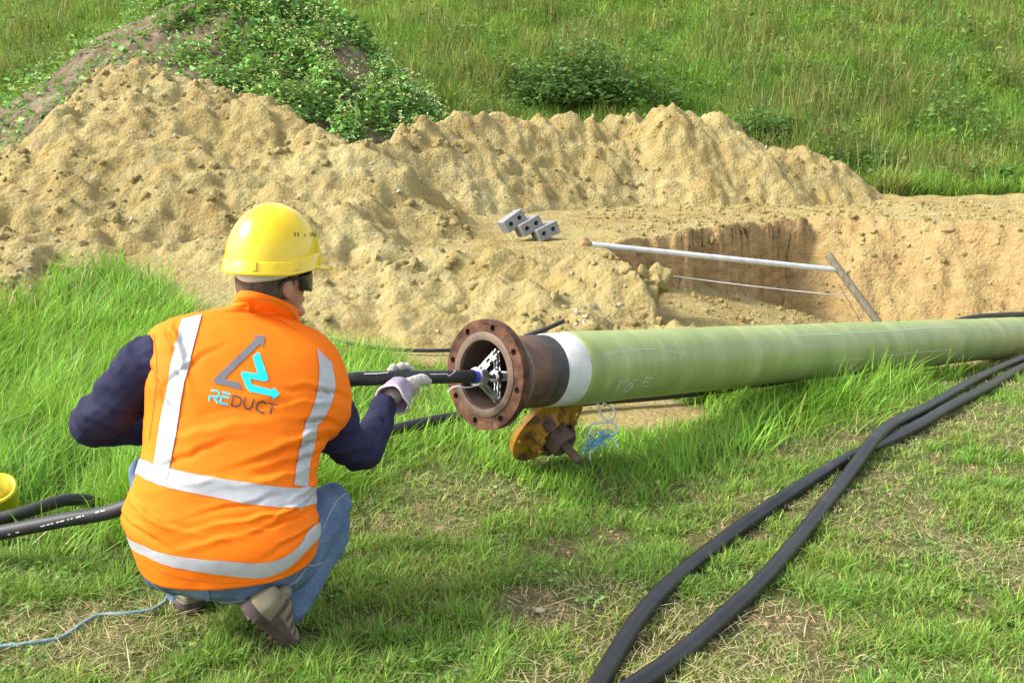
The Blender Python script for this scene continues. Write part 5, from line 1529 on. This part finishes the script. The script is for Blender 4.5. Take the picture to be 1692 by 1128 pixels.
# --- shoes
def shoe(toe, heel, sole_n, label=None):
    """toe and heel points on the sole, sole_n pointing out of the sole"""
    L = toe - heel; ln = np.linalg.norm(L); L = L / ln
    N = -(sole_n - L * sole_n.dot(L)); N /= np.linalg.norm(N)
    W = np.cross(L, N)
    def q(a, b, c): return heel + L * a * ln + W * b + N * c
    root = bpy.data.objects.new('shoe', None); root.empty_display_size = 0.05; root.location = V(heel); link(root, man)
    def half(a): return 0.034 * S(-0.02, 0.10, a) * (1 - 0.14 * math.exp(-((a - 0.38) / 0.16) ** 2)) + 0.013 * S(0.4, 0.72, a) - 0.047 * S(0.86, 1.03, a) ** 2
    n_ = 26
    aa = np.linspace(0, 1, n_)
    def loop(z, grow): return [q(a, half(a) + grow, z) for a in aa] + [q(a, -half(a) - grow, z) for a in aa[::-1]]
    m = 2 * n_
    vv, ff = [], []
    for z, g in ((0.0, 0.001), (0.004, 0.006), (0.024, 0.007), (0.028, 0.003)): vv += loop(z, g)
    for i in range(3):
        for j in range(m): ff.append((i * m + j, i * m + (j + 1) % m, (i + 1) * m + (j + 1) % m, (i + 1) * m + j))
    for j in range(n_ - 1): ff.append((j, j + 1, m - 2 - j, m - 1 - j)); ff.append((3 * m + j, 3 * m + j + 1, 3 * m + m - 2 - j, 3 * m + m - 1 - j))
    smooth_angle(fix_normals(mesh('sole', vv, ff, M['sole'], root)), 40)
    for k in range(9):                                 # tread bars
        a = 0.08 + 0.10 * k
        w_ = half(a) * 0.8
        v_, f_ = box_data(q(a, 0, -0.002), L * 0.007, W * w_, N * 0.003)
        mesh('tread_bar', v_, f_, M['sole'], root, smooth=False)
    top = lambda a: 0.028 + (0.070 if a < 0.36 else 0.070 - 0.046 * S(0.36, 0.8, a)) - 0.016 * S(0.85, 1.0, a)
    vv, ff = [], []
    nk_ = 9
    for i, a in enumerate(np.linspace(0.0, 0.985, n_)):
        hw, tp = half(a) + 0.003, top(a)
        for k in range(nk_):
            t = math.pi * k / (nk_ - 1)
            vv.append(q(a + 0.02 * math.sin(t) * (1 if a < 0.1 else 0), hw * np.sign(math.cos(t)) * abs(math.cos(t)) ** 0.6 * (1 - 0.22 * math.sin(t)), 0.026 + (tp - 0.026) * math.sin(t) ** 0.75))
    for i in range(n_ - 1):
        for k in range(nk_ - 1): ff.append((i * nk_ + k, i * nk_ + k + 1, (i + 1) * nk_ + k + 1, (i + 1) * nk_ + k))
    ff.append(tuple(range(nk_)))
    up_ = fix_normals(mesh('upper', vv, ff, M['suede'], root))
    md = up_.modifiers.new('sub', 'SUBSURF'); md.levels = md.render_levels = 1
    def patch(a0, a1, k0, k1, off):
        vv, ff = [], []
        for a in np.linspace(a0, a1, 7):
            for k in np.linspace(k0, k1, 7):
                t = math.pi * k
                hw, tp = half(a) + 0.003 + off, top(a) + off
                vv.append(q(a, hw * np.sign(math.cos(t)) * abs(math.cos(t)) ** 0.6 * (1 - 0.22 * math.sin(t)), 0.026 + (tp - 0.026) * math.sin(t) ** 0.75))
        for i in range(6):
            for k in range(6): ff.append((i * 7 + k, i * 7 + k + 1, i * 7 + k + 8, i * 7 + k + 7))
        return fix_normals(mesh('trim', vv, ff, M['trim'], root))
    for side in (0, 1):
        m_ = (lambda k: k) if side == 0 else (lambda k: 1 - k)
        patch(0.28, 0.34, m_(0.03), m_(0.42), 0.0022)
        patch(0.46, 0.50, m_(0.1), m_(0.36), 0.0022); patch(0.58, 0.62, m_(0.1), m_(0.36), 0.0022); patch(0.70, 0.73, m_(0.1), m_(0.36), 0.0022)
        patch(0.30, 0.97, m_(0.0), m_(0.07), 0.0018)
    patch(0.86, 0.97, 0.0, 1.0, 0.002)
    sock = limb([q(0.20, 0, 0.05), q(0.24, 0, 0.10)], np.array([0.024, 0.020]))
    mesh('collar', *sock, M['suede'], root)
    return root
sh_toe = P(474, 1074, 2.485); sh_toe[2] = max(sh_toe[2], 0.012)
shoe(sh_toe, P(402, 1008, 2.345), np.array([-0.80, -0.52, -0.30]))
h2 = P(309, 1018, 2.655); h2[2] = 0.012
t2 = h2 + np.array([-0.02, 0.28, -0.004])
shoe(t2, h2, np.array([0.0, 0.0, -1.0]))
